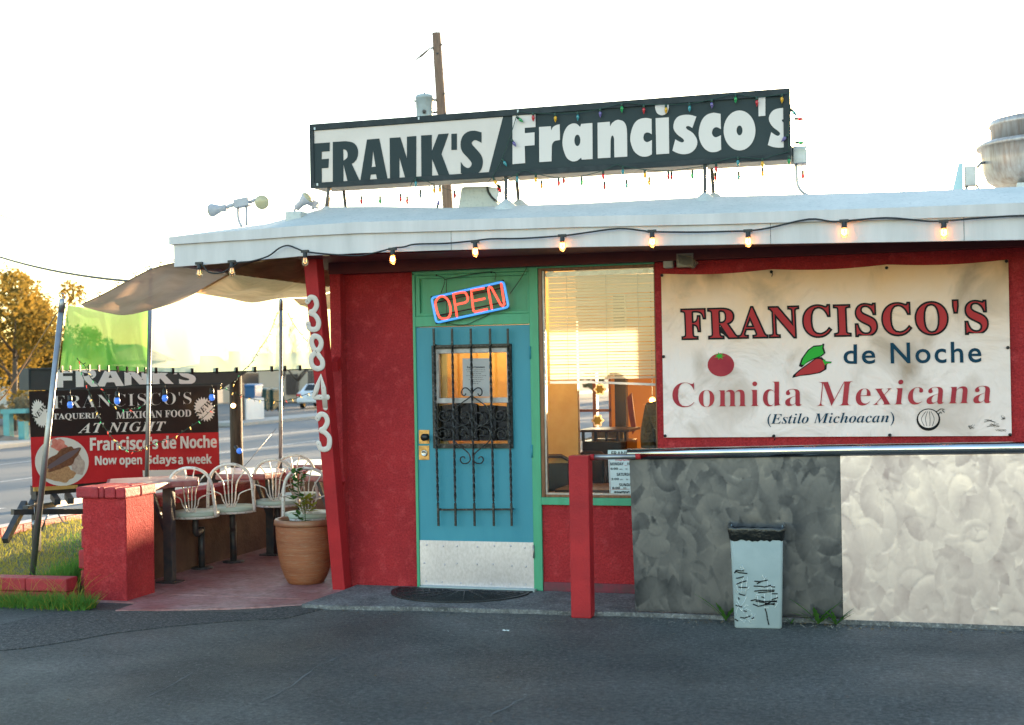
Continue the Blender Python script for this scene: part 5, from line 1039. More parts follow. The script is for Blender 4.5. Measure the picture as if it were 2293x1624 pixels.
# tables
TT = mat('worn red table top', (.24, .03, .035), .35, c2=(.40, .20, .18), vs=5, coat=.3, bump=.003, bs=30); TW = mat('worn sun glow sheet', (.60, .52, .50), .3, c2=(.45, .22, .2), vs=3, coat=.2)  # TW: pale sheet over the red top, sun's white glow put into colour
def table(pts, z, label, post, zb=.012, th_=.055):
    P = [at(u, v, z=z) for u, v in pts]; c_ = sum(P, V((0, 0, 0)))/len(P); t = thing('patio_table', label, 'table', (c_.x, c_.y, zb), 'fixed patio tables')
    b = MB(); b.prism([p-V((0, 0, th_)) for p in P], (0, 0, th_-.004)); b.build('top', TT, t, bevel=.012)
    b = MB(); b.prism([c_+(p-c_)*.93+V((0, 0, -.0035)) for p in P], (0, 0, .0035)); b.build('glow_sheet', TW, t)
    b = MB(); b.box(post[0]-.04, post[0]+.04, post[1]-.035, post[1]+.035, zb, z-th_); b.build('post', STEEL, t, bevel=.003)
    b = MB(); b.box(post[0]-.09, post[0]+.09, post[1]-.08, post[1]+.08, zb, zb+.012); b.build('foot', STEEL, t)
    b = MB(); b.beam((post[0]-.02, post[1], z*.45), (post[0]-.17, post[1], z-th_-.01), .03, .03); b.build('brace', STEEL, t); return t
table([(236, 1082), (345, 1085), (382, 1078), (445, 1074), (446, 1067), (400, 1064), (240, 1072)], .865, 'red edged patio table on a square post nearest the brick pier', (-2.70, -.07))
table([(482, 1061.5), (592, 1061.5), (640, 1055), (640, 1049), (510, 1047)], .825, 'red edged patio table second from the pier along the low wall', (-2.62, 1.62))
table([(648, 1041), (724, 1041), (740, 1034), (735, 1028), (663, 1030)], .83, 'red edged patio table farthest back behind the leaning post', (-2.3, 3.0))
table([(680, 1064), (728, 1066), (740, 1055), (705, 1052), (690, 1054)], .85, 'red edged patio table just right of the potted shrub', (-1.72, 1.1))
# swivel seats
CW = mat('chipped white metal', (.74, .70, .67), .4, c2=(.64, .60, .56), vs=9, c3=(.25, .12, .06), vs3=45); SG = mat('pale green seat edge', (.42, .50, .42), .4)
def make_seat():
    t = thing('swivel_seat', 'x', 'seat', (0, 0, 0), 'white swivel seats on the patio')
    b = MB(); b.lathe((0, 0, 0), [(.175, .478), (.188, .482), (.188, .498), (.001, .498)], 32); o = b.build('seat_base', CW, t)
    b = MB(); b.lathe((0, 0, 0), [(.190, .4985), (.192, .505), (.190, .53), (.180, .536), (.0005, .538)], 32); b.build('seat', [SG], t)
    b = MB(); ar = [(-.185, -.10, .49), (-.18, -.135, .62), (-.165, -.16, .78), (-.125, -.175, .86), (-.06, -.182, .90), (0, -.184, .91), (.06, -.182, .90), (.125, -.175, .86), (.165, -.16, .78), (.18, -.135, .62), (.185, -.10, .49)]
    b.tube(smooth_path(ar, 4), .0135, 8); b.build('back_hoop', CW, t)
    for i, (xt, zt2) in enumerate(((-.176, .70), (-.12, .86), (-.04, .905), (.04, .905), (.12, .86), (.176, .70))):
        k = (i-2.5)*.010; b = MB(); bowed = [(k, -.150, .535), (k*1.8+xt*.08, -.160, .60), (xt*.45, -.170, .60+(zt2-.60)*.58), (xt, -.165, zt2-.005)]; b.tube(smooth_path(bowed, 4), .0055, 6); b.build('spindle', CW, t)
    b = MB(); b.tube([(0, 0, .478), (0, 0, .36), (0, .04, .33), (-.02, .3, .33)], .024, 8); b.build('arm', STEEL, t)
    b = MB(); b.tube([(-.02, .3, .36), (-.02, .3, 0)], .028, 8); b.lathe((-.02, .3, 0), [(.09, 0), (.09, .012), (.001, .012)], 14); b.build('pedestal', STEEL, t); return t
proto = make_seat()
seats = [((437, 1152), .50, .30, 'white hoop backed swivel seat nearest the brick pier'), ((520, 1141), .50, .42, 'white hoop backed swivel seat behind the nearest one under the second table'), ((622, 1122), .52, .30, 'white hoop backed swivel seat left of the potted shrub by the low wall'), ((692, 1158), .49, .35, 'white hoop backed swivel seat directly behind the terracotta pot'), ((672, 1108), .52, .2, 'white hoop backed swivel seat farthest back beside the shrub')]
for i, ((u, v), zz, rz, lab) in enumerate(seats):
    o = proto if i == 0 else copy_tree(proto); p = at(u, v, z=zz+.03); o.location = (p.x, p.y, zz-.50+.012); o.scale = (1.1, 1.1, 1.03); o.rotation_euler = (0, 0, rz); o['label'] = lab
    o.location.z = .012
# ---------------------------------------------------------------- shade poles and cloth
def pole(a, c, r, label):
    a, c = V(a), V(c); t = thing('shade_pole', label, 'pole', a, 'galvanised shade poles'); b = MB(); b.cyl(a, c, r, n=14); b.build('tube', GALV, t)
    d = (c-a).normalized(); b = MB(); b.lathe(c, [(r*1.1, -.10), (r*1.1, 0), (r*.7, .012), (.001, .014)], 14, axis=d); b.tube([c+d*.02+V((.018*math.cos(k*.7), 0, .018+.018*math.sin(k*.7))) for k in range(9)], .005, 5, closed=True); b.build('eye_cap', GALV, t); return a, c
p1b = at(72, 1291, z=.13); p1t = at(140, 672, d=(p1b-CAM).dot(FW)+.05); pole(p1b, p1t, .024, 'leaning galvanised pole in the lawn left of the brick pier')
p2t = at(338, 603, d=12.35); p2b = at(329, 1062, d=12.35); p2b = p2t+(p2b-p2t)*((p2t.z-.1)/(p2t.z-p2b.z)); pole(p2b, p2t, .020, 'galvanised pole in front of the street banner sign')
p3t = at(629, 672, d=13.5); p3b = at(628, 1030, d=13.5); p3b = p3t+(p3b-p3t)*((p3t.z-.1)/(p3t.z-p3b.z)); pole(p3b, p3t, .018, 'galvanised pole behind the patio tables near the address post')
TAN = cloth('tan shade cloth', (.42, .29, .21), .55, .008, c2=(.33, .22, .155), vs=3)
TAN2 = cloth('tan shade cloth painted sunlit', (.66, .37, .18), .68, .035, c2=(.46, .25, .11), vs=4)  # same cloth as TAN, sun glow put into a lighter, more orange colour
def coons(bot_, top_, nv=14, sag=.0, seed=1):
    """sheet between two edges of points with gentle sag and folds"""
    n = len(bot_)-1
    def fn(i, j):
        k = i*n; a = min(int(k), n-1); t = k-a
        p = (bot_[a]*(1-t)+bot_[a+1]*t)*(1-j)+(top_[a]*(1-t)+top_[a+1]*t)*j
        s = math.sin(math.pi*i)*math.sin(math.pi*j); return p+V((0, 0, -sag*s+.022*s*math.sin(i*19+j*7+seed)+.016*s*math.sin(i*9-j*11)))
    return fn
def res(pts, n):
    s = smooth_path(pts, 12); out = []
    for i in range(n+1): k = i/n*(len(s)-1); a = min(int(k), len(s)-2); out.append(s[a]+(s[a+1]-s[a])*(k-a))
    return out
N_ = 20
near = res([at(182, 682, d=11.2), at(230, 660, d=11.1), at(300, 622, d=11.0), at(345, 601, d=10.8), at(400, 588, y=-.82), at(470, 582, y=-.80), at(560, 585, y=-.8)], N_)
far = res([at(188, 688, d=11.4), at(240, 701, d=11.9), at(290, 705, d=12.1), at(380, 682, d=12.25), at(440, 656, d=12.35), at(500, 625, d=11.6), at(562, 588, y=-.74)], N_)
b = MB(); b.grid(coons(near, far, sag=.02), 40, 16); solo(b, 'shade_cloth', TAN, 'dull tan shade cloth stretched from the leaning pole to the fascia corner', 'shade cloth', 'tan shade cloths over the patio')
b = MB(); nr = res([at(440, 655, d=12.36), at(490, 625, d=11.5), at(560, 590, y=-.79), at(620, 580, y=-.79), at(668, 574, y=-.77), at(690, 567, y=-.40), at(752, 560, y=-.2)], N_)
fa = res([at(441, 657, d=12.38), at(510, 668, d=12.8), at(565, 678, d=13.1), at(628, 668, d=13.4), at(700, 664, d=13.5), at(753, 648, d=13.5)], N_)
b.grid(coons(nr, fa, sag=.05, seed=3), 40, 20); solo(b, 'shade_cloth', TAN2, 'tan shade cloth with sun glow in its orange colour sagging over the tables beside the address post', 'shade cloth', 'tan shade cloths over the patio')
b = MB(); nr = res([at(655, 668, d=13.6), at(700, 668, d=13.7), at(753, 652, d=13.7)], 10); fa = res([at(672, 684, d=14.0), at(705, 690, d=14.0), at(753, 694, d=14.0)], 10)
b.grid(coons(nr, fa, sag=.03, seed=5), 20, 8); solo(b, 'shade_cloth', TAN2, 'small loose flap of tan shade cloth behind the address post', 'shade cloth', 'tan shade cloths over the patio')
b = MB()
for i in range(5, 20, 2): p = near[i-4] if i > 4 else near[0]; b.tube([p+V((0, 0, .0)), p+V((-.03, 0, .025)), p+V((.01, 0, .03))], .006, 4)
b.tube(near[:14], .005, 5); solo(b, 'shade_rope', mat('frayed rope', (.22, .14, .09), .9), 'frayed rope lacing along the upper edge of the tan shade cloth', 'rope')
GT = cloth('green mesh tarp', (.28, .62, .13), .72, .10, c2=(.14, .48, .06), vs=2.2); GT2 = cloth('glare paled green mesh', (.66, .80, .62), .85, .40)  # GT2: same green mesh, sun glare put into its paler colour
def curtain(bot_, top_, m_, label, clips, n=30, fold=.02):
    B_, T_ = res(bot_, n), res(top_, n); c_ = (B_[n//2]+T_[n//2])/2; t = thing('mesh_tarp', label, 'tarp', c_, 'green mesh tarps around the patio'); b = MB(); d = (B_[-1]-B_[0]).normalized(); nn = V((-d.y, d.x, 0))
    b.grid(lambda i, j: (B_[int(round(i*n))]*(1-j)+T_[int(round(i*n))]*j)+nn*(fold*math.sin(i*22+j*1.5)*math.sin(math.pi*j)*(.4+i)), n, 8); b.build('mesh', m_, t)
    b = MB(); b.tube(B_, .005, 5); b.build('hem', WIRE, t)
    for i in range(clips):
        k = (i+.5)/clips*n; p = B_[int(k)]; b = MB(); b.obox(p+V((0, 0, .015)), d*.012, nn*.008, (0, 0, .028)); b.build('clip', BLACKP, t)
    return t
def dd(p): return (p-CAM).dot(FW)
d1, d2, d3 = dd(p1t), 12.45, 13.6
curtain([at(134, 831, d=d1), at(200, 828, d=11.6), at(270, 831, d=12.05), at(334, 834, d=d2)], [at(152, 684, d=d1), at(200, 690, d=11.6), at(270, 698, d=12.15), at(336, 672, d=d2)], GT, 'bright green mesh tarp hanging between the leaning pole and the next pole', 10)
curtain([at(336, 833, d=d2), at(430, 835, d=12.9), at(540, 832, d=13.3), at(628, 829, d=d3)], [at(338, 672, d=d2), at(430, 640, d=12.9), at(540, 660, d=13.3), at(629, 666, d=d3)], GT2, 'mesh tarp paled with painted sun glare hanging above the second patio table', 7)
curtain([at(630, 829, d=d3+.05), at(690, 827, d=13.9), at(760, 826, d=14.1)], [at(631, 666, d=d3+.05), at(690, 668, d=13.9), at(760, 650, d=14.1)], GT2, 'mesh tarp paled with painted sun glare hanging behind the address post', 4)
# patio string lights
def drape(name, label, pts, n, cols, m_=WIRE, up=0):
    P = smooth_path(pts, 8); t = thing(name, label, 'string lights', P[0], 'mini light strings on the patio'); b = MB(); b.tube(P, .0032, 5)
    for k in range(n): p = P[int((k+.5)/n*(len(P)-1))]; a = random.uniform(0, 6.28); b.tube([p, p+V((.022*math.cos(a), .01, .022*math.sin(a)))], .0035, 4)
    b.build('wire', m_, t)
    for k in range(n//2):
        p = P[int((2*k+.8)/n*(len(P)-1))]; a = random.uniform(3.5, 6); b = MB(); b.tube([p, p+V((.026*math.cos(a), 0, .026*math.sin(a)))], [.0048, .002], 5); b.build('mini_bulb', MINI[cols[k % len(cols)]], t, loc=p)
def c1(x, y, d): return at(*cc(x, y, 0, 600, 3.583), d=d)
def c3b(x, y, d): return at(*cc(x, y, 60, 900, 4.41), d=d)
drape('mini_light_string', 'green mini light string dropping from the leaning pole across the bright green tarp', [c1(x, y, 11.3) for x, y in ((580, 580), (600, 680), (615, 800), (635, 900), (660, 1000), (705, 1080), (760, 1130))]+[c3b(x, y, 11.4) for x, y in ((740, 200), (850, 320), (960, 480), (1080, 545), (1200, 550), (1350, 490))], 34, 'gygr')
drape('mini_light_string', 'green mini light string looping low across the red street banner', [c1(x, y, 11.5) for x, y in ((560, 740), (600, 860), (640, 980), (700, 1100))]+[c3b(x, y, 11.6) for x, y in ((640, 160), (720, 360), (800, 560), (860, 700), (960, 840), (1040, 940), (1140, 1000), (1240, 1010), (1350, 960), (1500, 900), (1640, 860), (1830, 740), (1960, 650), (2130, 490))], 46, 'ygry')
def cq(x, y, d): return at(*cc(x, y, 560, 900, 7.383), d=d)
drape('mini_light_string', 'mini light string with amber bulbs slung between wooden post and address post', [cq(x, y, 13.0) for x, y in ((-80, 480), (120, 580), (300, 660), (480, 710), (700, 750), (1000, 765), (1180, 745), (1320, 710), (1500, 640), (1650, 600))], 20, 'yyry')
def c3c(x, y, d): return at(*cc(x, y, 400, 600, 3.248), d=d)
drape('mini_light_string', 'dark mini light string hanging down the pale tarp left of the address post', [c3c(x, y, 13.2) for x, y in ((960, 580), (930, 660), (880, 780), (800, 900), (740, 1000), (650, 1090), (590, 1180), (500, 1210))], 20, 'yg')
drape('mini_light_string', 'short mini light string behind the address post', [c3c(x, y, 13.3) for x, y in ((1040, 600), (1090, 690), (1150, 770), (1200, 830))], 8, 'y')
# blue festoon bulbs before the street banner
t = thing('blue_light_string', 'black cable with four blue bulbs hung in front of the black street banner', 'string lights', c3b(1020, 300, 11.9)); b = MB(); cps = [(330, 330), (420, 335), (505, 330), (600, 312), (800, 300), (1025, 300), (1200, 280), (1400, 275), (1550, 270), (1700, 272), (1900, 268), (2070, 265), (2180, 260)]
b.tube(smooth_path([c3b(x, y, 11.9) for x, y in cps], 4), .006, 6); b.build('cable', CABLE, t)
for (x, y) in ((505, 330), (1025, 300), (1550, 270), (2068, 262)):
    p = c3b(x, y, 11.9); dr = .055 if x < 700 else .045; b = MB(); b.tube([p, p-V((0, 0, dr))], .007, 6); b.lathe(p-V((0, 0, dr+.05)), [(.016, 0), (.02, .01), (.018, .05), (.008, .056)], 12); s_ = b.build('bulb_holder', CABLE, t, loc=p); b = MB(); b.lathe(p-V((0, 0, dr+.11)), [(.0005, 0), (.018, .006), (.026, .025), (.024, .045), (.016, .062)], 14); b.build('bulb', BLUEB, s_, loc=p)
p = at(522, 900, d=14.0); t = thing('hanging_bulb', 'bright lit bulb hanging on a wire from the wooden post behind the banner sign', 'lamp', p); b = MB(); b.tube([at(518, 866, d=14.0), at(521, 885, d=14.0), p], .003, 5); b.build('wire', CABLE, t); b = MB(); b.ball(p-V((0, 0, .04)), .024, 8); b.build('bulb', LAMPON, t)
# ---------------------------------------------------------------- street banner sign
A0, A1 = at(80, 1100, d=12.5), at(490, 1060, d=14.2); A1.z = A0.z = .69; UX = (A1-A0).normalized(); UN = V((UX.y, -UX.x, 0)); LN = (A1-A0).length
def onb(u, v, k=0): return at(u, v, pl=(A0+UN*k, UN))
def ob(x, y, k=0): return onb(*cc(x, y, 60, 900, 4.41), k)
def oc(x, y, k=0): return onb(*cc(x, y, 0, 600, 3.583), k)
ST = thing('street_sign', 'arrow shaped dark sign board with black and red restaurant banners on a steel trailer frame', 'sign', A0+UX*LN*.5-V((0, 0, .5)))
pts = [oc(270, 1150), oc(1000, 1128), oc(1640, 1152), oc(1890, 1105), oc(1895, 1035), oc(1975, 1042), oc(2115, 1150), oc(2232, 1182), oc(1990, 1345), oc(275, 1345)]
b = MB(); b.prism([p-UN*.03 for p in pts], -UN*.16); b.build('arrow_board', mat('dark grey board', (.035, .042, .048), .55, c2=(.05, .055, .06), vs=3), ST)
b = MB(); b.prism([p-UN*.028 for p in [oc(284, 1162), oc(700, 1152), oc(700, 1159), oc(290, 1169), oc(290, 1325), oc(284, 1325)]], UN*.006); b.build('trim_line', SIGNF, ST)
def btx(name, body, st, m_, p0, p1, p2, off=0, k=.006, space=1, shear=0):
    b = MB(); text(b, body, st, ob(*p0, k), ob(*p1, k), ob(*p2, k), UN, off, .0, .001, space, shear); b.build(name, m_, ST)
btx('board_lettering', "FRANK'S", 'sb', LETB, (357, 300), (1885, 262), (352, 105), off=.03, k=-.024)
b = MB()
def rectp(b, p, q, r, s_, k): b.prism([ob(*x, k) for x in (p, q, r, s_)][::-1], UN*.002)
BLK = mat('black vinyl', (.014, .016, .018), .35, bump=.01, bs=5); REDV = mat('red vinyl', (.62, .025, .035), .38, bump=.012, bs=5, c2=(.55, .02, .03), vs=2)
b = MB(); b.grid(lambda i, j: (ob(58, 347)*(1-i)+ob(2130, 287)*i)*(1-j)+(ob(76, 852)*(1-i)+ob(2146, 797)*i)*j+UN*(.002*math.sin(i*14+j*6)*math.sin(j*3.1)-.006), 30, 10); b.build('black_banner', BLK, ST)
b = MB(); b.grid(lambda i, j: (ob(76, 852)*(1-i)+ob(2146, 797)*i)*(1-j)+(ob(96, 1410)*(1-i)+ob(2160, 1240)*i)*j+UN*(.002*math.sin(i*17-j*6)*math.sin(j*3.1)-.006), 30, 10); b.build('red_banner', REDV, ST)
b = MB(); rectp(b, (92, 345), (2128, 288), (2160, 1250), (110, 1420), -.024); b.build('backing', STEEL, ST)
btx('white_lettering', "FRANCISCO'S", 'fb', LETB, (318, 543), (1850, 488), (315, 388), off=-.02, space=1.1)
btx('white_lettering', "TAQUERIA", 'fb', LETB, (318, 672), (845, 658), (316, 592)); b = MB(); b.prism([ob(x, y, .003) for x, y in ((782, 578), (800, 562), (808, 566), (790, 582))], UN*.002); b.build('accent', LETB, ST)
btx('white_lettering', "MEXICAN FOOD", 'fb', LETB, (1018, 652), (1843, 625), (1016, 570))
btx('white_lettering', "AT NIGHT", 'fbi', LETB, (597, 810), (1560, 782), (604, 698), space=1.1)
btx('white_lettering', "Francisco's de Noche", 'sb', LETB, (730, 1000), (2125, 966), (728, 852), off=.012, space=.94)
btx('white_lettering', "Now open", 'sb', LETB, (785, 1192), (1302, 1180), (783, 1062), off=.012, space=.95)
btx('white_lettering', "5days", 'sb', LETB, (1352, 1178), (1680, 1170), (1350, 1052), off=.012, space=.95)
btx('white_lettering', "a", 'sb', LETB, (1700, 1152), (1752, 1150), (1699, 1072), off=.012)
btx('white_lettering', "week", 'sb', LETB, (1795, 1150), (2070, 1142), (1794, 1044), off=.012, space=.95)
for cx, cy, rx, ry, tl in ((175, 592, 92, 160, -.35), (1988, 545, 118, 138, -.25)):
    b = MB(); pl_ = []
    for i in range(44): a = i*2*math.pi/44; k_ = 1 if i % 2 == 0 else .78; X, Y = rx*k_*math.cos(a), ry*k_*math.sin(a); pl_.append(ob(cx+X-Y*tl*.55, cy+Y, .003))
    b.prism(pl_[::-1], UN*.002); o = b.build('starburst', LETB, ST); b = MB(); w_ = 1 if cx < 999 else 1.2
    text(b, "NEW", 'fb', ob(cx-52*w_, cy+92, .006), ob(cx+72*w_, cy-62, .006), ob(cx-80*w_, cy+40, .006), UN, -.01, 0, .001); b.build('new_lettering', INK, o)
PLW = mat('plate white', (.75, .73, .70), .3); FOOD = [mat('brown meat', (.22, .09, .045), .6, c2=(.12, .045, .025), vs=40), mat('golden rice', (.55, .32, .16), .7, c2=(.4, .2, .1), vs=50), mat('red salsa', (.62, .16, .12), .5, c2=(.75, .3, .25), vs=20), mat('pale beans', (.58, .48, .42), .7, c2=(.4, .3, .28), vs=30), mat('dark strip', (.14, .11, .13), .4)]
def oell(cx, cy, rx, ry, k, ph=0, wob=.0, n=40, rot=0):
    out = []
    for i in range(n):
        a = 2*math.pi*i/n; r_ = 1+wob*math.sin(5*a+ph)+wob*.6*math.sin(9*a+ph*2); X, Y = rx*r_*math.cos(a), ry*r_*math.sin(a); out.append(ob(cx+X*math.cos(rot)-Y*math.sin(rot), cy+X*math.sin(rot)+Y*math.cos(rot), k))
    return out[::-1]
b = MB(); b.prism(oell(417, 1122, 296, 268, .003), UN*.002); PLT = b.build('food_picture', PLW, ST)
b = MB()
for mi, (cx, cy, rx, ry, k, ph, wb, ro) in enumerate(((430, 1090, 205, 95, .0085, 1, .10, -.55), (390, 1250, 170, 95, .0070, 2, .08, .1), (385, 940, 90, 65, .0070, 3, .12, .5), (590, 1150, 75, 120, .0070, 1, .06, -.3), (430, 1090, 210, 32, .0105, 2, .05, -.55))):
    b.cur = mi; b.prism(oell(cx, cy, rx, ry, k, ph, wb, 40, ro), UN*.0012)
b.build('food', FOOD, PLT)
b = MB(); rectp(b, (1308, 1218), (1790, 1208), (1800, 1290), (1312, 1290), .003); b.build('white_patch', LETB, ST)
b = MB(); b.prism([ob(x, y, -.004) for x, y in ((100, 1405), (580, 1378), (580, 1415), (100, 1450))][::-1], UN*.02); b.build('lower_trim', mat('yellow corrugated trim', (.55, .32, .08), .6, bump=.02, bs=24, stretch=(4, 4, .1)), ST)
# trailer frame under the sign
def gl(x, y, d): return at(*cc(x, y, 0, 1200, 4.512), d=d)
for (a_, c_, w_) in (((280, 260), (60, 690), .055),):
    b = MB(); b.beam(gl(*a_, 12.3), gl(*c_, 11.9), w_, w_); b.build('leg', STEEL, ST)
b = MB(); b.beam(gl(140, 362, 12.0), gl(960, 355, 12.6), .05, .05); b.build('cross_rail', STEEL, ST)
b = MB(); b.beam(gl(285, 325, 12.1), gl(900, 230, 13.2), .05, .05); b.build('cross_rail', STEEL, ST)
for (a_, c_) in (((600, 180), (650, 250)), ((760, 180), (800, 240)), ((420, 170), (350, 300))): b = MB(); b.beam(gl(*a_, 12.7), gl(*c_, 12.5), .055, .055); b.build('strut', STEEL, ST)
b = MB(); b.beam(ob(100, 1440, -.08)-V((0, 0, .0)), ob(2150, 1290, -.08), .09, .09); b.build('base_beam', STEEL, ST)
for (x, y) in ((130, 1440), (2100, 1290)): p = ob(x, y, -.08); b = MB(); b.beam(p, (p.x, p.y, .02), .06, .06); b.build('leg', STEEL, ST)
b = MB(); q = [gl(385, 300, 12.1), gl(392, 380, 12.1), gl(382, 470, 12.1)]; b.tube(q, .004, 5); b.ball(gl(380, 500, 12.1), .03, 6, (.7, .7, 1.3)); b.tube([gl(540, 390, 12.2), gl(500, 470, 12.2), gl(470, 570, 12.2)], .008, 5); b.tube(smooth_path([gl(650, 370, 12.4), (gl(690, 440, 12.4)), gl(720, 480, 12.4), gl(770, 490, 12.4)], 4), .006, 5); b.build('hanging_chain', GALV, ST)
# wooden post right of the sign
WOODP = mat('weathered brown timber', (.10, .065, .04), .8, c2=(.05, .032, .02), vs=6, bump=.006, bs=30, stretch=(6, 6, .5))
p, q = at(531, 1075, d=14.6), at(529, 838, d=14.6); b = MB(); b.tube([(p.x, p.y, .0), (p.x, p.y, q.z+.25)], .068, 10); solo(b, 'timber_post', WOODP, 'weathered round timber post beside the right end of the street sign', 'post')
b = MB(); b.tube([at(527, 1000, d=14.5), at(535, 1010, d=14.45)], .02, 8); b.cur = 1; b.ball(at(536, 1010, d=14.4), .032, 6); solo(b, 'small_blue_lamp', [CABLE, BLUEB], 'small blue bulb fixed low on the weathered timber post', 'lamp')
# lawn grass
random.seed(11); GS = cloth('green grass', (.07, .22, .03), .4, c2=(.12, .27, .04), vs=6); DS = cloth('dry straw grass', (.44, .35, .05), .45, c2=(.26, .28, .04), vs=6)
b = MB()
def blade(x, y, z, h, w_, ln):
    a = random.uniform(0, 6.28); dx, dy = math.cos(a)*w_, math.sin(a)*w_; lx, ly = random.gauss(0, ln), random.gauss(0, ln)
    b.add([(x-dx, y-dy, z), (x+dx, y+dy, z), (x+lx*.5+dx*.6, y+ly*.5+dy*.6, z+h*.6), (x+lx*.5-dx*.6, y+ly*.5-dy*.6, z+h*.6), (x+lx, y+ly, z+h)], [(0, 1, 2, 3), (3, 2, 4)], False)
def zl(x, y): i, j = (x+5.75)/2.63, (y+.98)/11; return .10+.03*math.sin(i*5+j*23)+.05*j
for k in range(26000):
    x, y = -5.72+2.58*random.random(), -.92+random.random()**1.6*9.5
    cl = math.sin(x*2.1+1)*math.cos(y*1.7)+.5*math.sin(x*5+y*4)+.9*(x+3.9); near_w = x > -3.55
    b.cur = 0 if cl+random.uniform(-.9, .9) > -.1 else 1; h = random.uniform(.02, .065)*(1.5 if near_w and y < 1 else 1); blade(x, y, zl(x, y)-.01, h, .0035, h*.5)
for k in range(900):   # tall tuft against the pier
    x, y = -3.16-abs(random.gauss(0, .13)), -.85+random.random()*.5; b.cur = 0; blade(x, y, zl(x, y)-.01, random.uniform(.08, .24), .004, .06)
tag(b.build('lawn_grass', [GS, DS], None, (-4.5, 1, .1)), 'patchy lawn of green and sunlit straw coloured grass', 'grass', kind='stuff')
b = MB()
for k in range(5200):
    t_ = random.random(); x = -4.6+t_*1.95; y = -1.14-.10-abs(random.gauss(0, .07))+.05*t_; b.cur = 0 if random.random() < .85 else 1; h = random.uniform(.025, .10)*(1.35 if x > -3.4 else 1); blade(x, y, -.005, h, .0035, h*.6)
for k in range(60): x = -3.7+random.random()*.9; b.cur = 1; blade(x, -1.16, .0, random.uniform(.18, .30), .0025, .16)
tag(b.build('curb_grass', [GS, DS], None, (-3.4, -1.25, 0)), 'fringe of dark green grass along the foot of the brick curb', 'grass', kind='stuff')
# ---------------------------------------------------------------- across the street
def leafy(b, c, r, n, size, sq=(1, 1, 1), seed=1, shell=.55):
    random.seed(seed); lob = [(V((random.gauss(0, .42)*r*sq[0], random.gauss(0, .42)*r*sq[1], random.gauss(0, .40)*r*sq[2])), random.uniform(.22, .45)*r) for _ in range(24)]
    for k in range(n):
        o, rr_ = random.choice(lob); d = V((random.gauss(0, 1), random.gauss(0, 1), random.gauss(0, 1))).normalized(); p = V(c)+o+d*rr_*(shell+(1-shell)*random.random()); a = V((random.gauss(0, 1), random.gauss(0, 1), random.gauss(0, 1))).normalized(); e = a.orthogonal().normalized(); s = size*random.uniform(.6, 1.3)
        b.add([p-a*s, p+e*s*.5, p+a*s, p-e*s*.5], [(0, 1, 2, 3)], False)
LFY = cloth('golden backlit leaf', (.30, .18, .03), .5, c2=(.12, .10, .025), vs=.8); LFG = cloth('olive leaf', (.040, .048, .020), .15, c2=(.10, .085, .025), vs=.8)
BARK = mat('grey brown bark', (.12, .09, .07), .9, c2=(.07, .05, .04), vs=8, bump=.01, bs=20)
def tree(name, label, base, h, r, n, m_, seed, sz=.16, sq=(1, 1, .8), grp='shrubs and trees across the street'):
    t = thing(name, label, 'tree', base, grp); random.seed(seed); b = MB(); bx = V(base)
    b.tube([bx, bx+V((.1, 0, h*.3)), bx+V((.05, .1, h*.55))], [.13, .10, .07], 8)
    for k in range(7): a = k*.9; q = bx+V((.05, .05, h*random.uniform(.28, .5))); b.tube([q, q+V((math.cos(a)*r*.35, math.sin(a)*r*.35, r*.35)), q+V((math.cos(a)*r*.75, math.sin(a)*r*.75, r*random.uniform(.5, .8)))], [.05, .035, .012], 6)
    b.build('trunk', BARK, t); b = MB(); leafy(b, bx+V((0, 0, h-r*sq[2]*.9)), r, n, sz, sq, seed); b.build('crown', m_, t)
def gd(u, v, z=-.2): p = at(u, v, z=z); return p
tree('golden_tree', 'tall golden leaved tree beyond the street at the left edge', at(30, 965, z=-.25), 5.9, 2.6, 7500, LFY, 3, .10)
tree('golden_tree', 'olive and golden leaved tree behind the teal posts', at(-70, 950, z=-.25), 4.9, 2.6, 7000, LFG, 4, .10)
tree('golden_tree', 'bushy golden tree just left of the dark street sign', at(118, 948, z=-.25), 4.6, 2.2, 6500, LFY, 8, .10)
tree('olive_bush', 'dense dark olive bush at the foot of the golden trees', at(60, 945, z=-.25), 3.9, 2.2, 7000, LFG, 9, .10, (1.3, 1, .75))
tree('olive_bush', 'dense dark olive bush behind the left end of the street sign', at(150, 935, z=-.25), 3.9, 2.2, 6500, LFG, 12, .10, (1.2, 1, .75))
TEAL = mat('teal painted timber', (.12, .36, .36), .6, c2=(.10, .28, .28), vs=4)
TS = thing('teal_post_shelf', 'teal timber post with a flat crossboard at the far pavement', 'posts', at(20, 985, z=-.17)); d_ = dd(at(20, 985, z=-.17))
def td(u, v): return at(u, v, d=d_)
b = MB(); b.beam(td(20, 985), td(18, 925), .22, .22, up=(0, 1, 0)); b.build('post', TEAL, TS); b = MB(); b.beam(td(4, 922), td(62, 920), .25, .14); b.build('crossboard', TEAL, TS)
b = MB(); b.beam(td(54, 1000), td(52, 944), .22, .22, up=(0, 1, 0)); solo(b, 'teal_post', TEAL, 'short separate teal timber post right of the crossboard post', 'post')
b = MB(); leafy(b, td(28, 912)+V((0, .6, -.15)), .62, 2200, .06, (1.5, .9, .55), 5, .8); solo(b, 'clipped_bush', cloth('grey green hedge leaf', (.20, .17, .11), .3), 'clipped grey brown bush above the teal crossboard', 'bush')
b = MB(); p = td(20, 992); b.ball(p+V((0, -.3, 0)), .55, 7, (1, .7, .38)); random.seed(2); b.v = [v+V((random.uniform(-.05, .05),)*3) for v in b.v]; solo(b, 'boulder', mat('tan boulder', (.30, .22, .17), .9, c2=(.22, .16, .12), vs=2, bump=.05, bs=4), 'tan boulder beside the teal posts on the far pavement', 'rock')
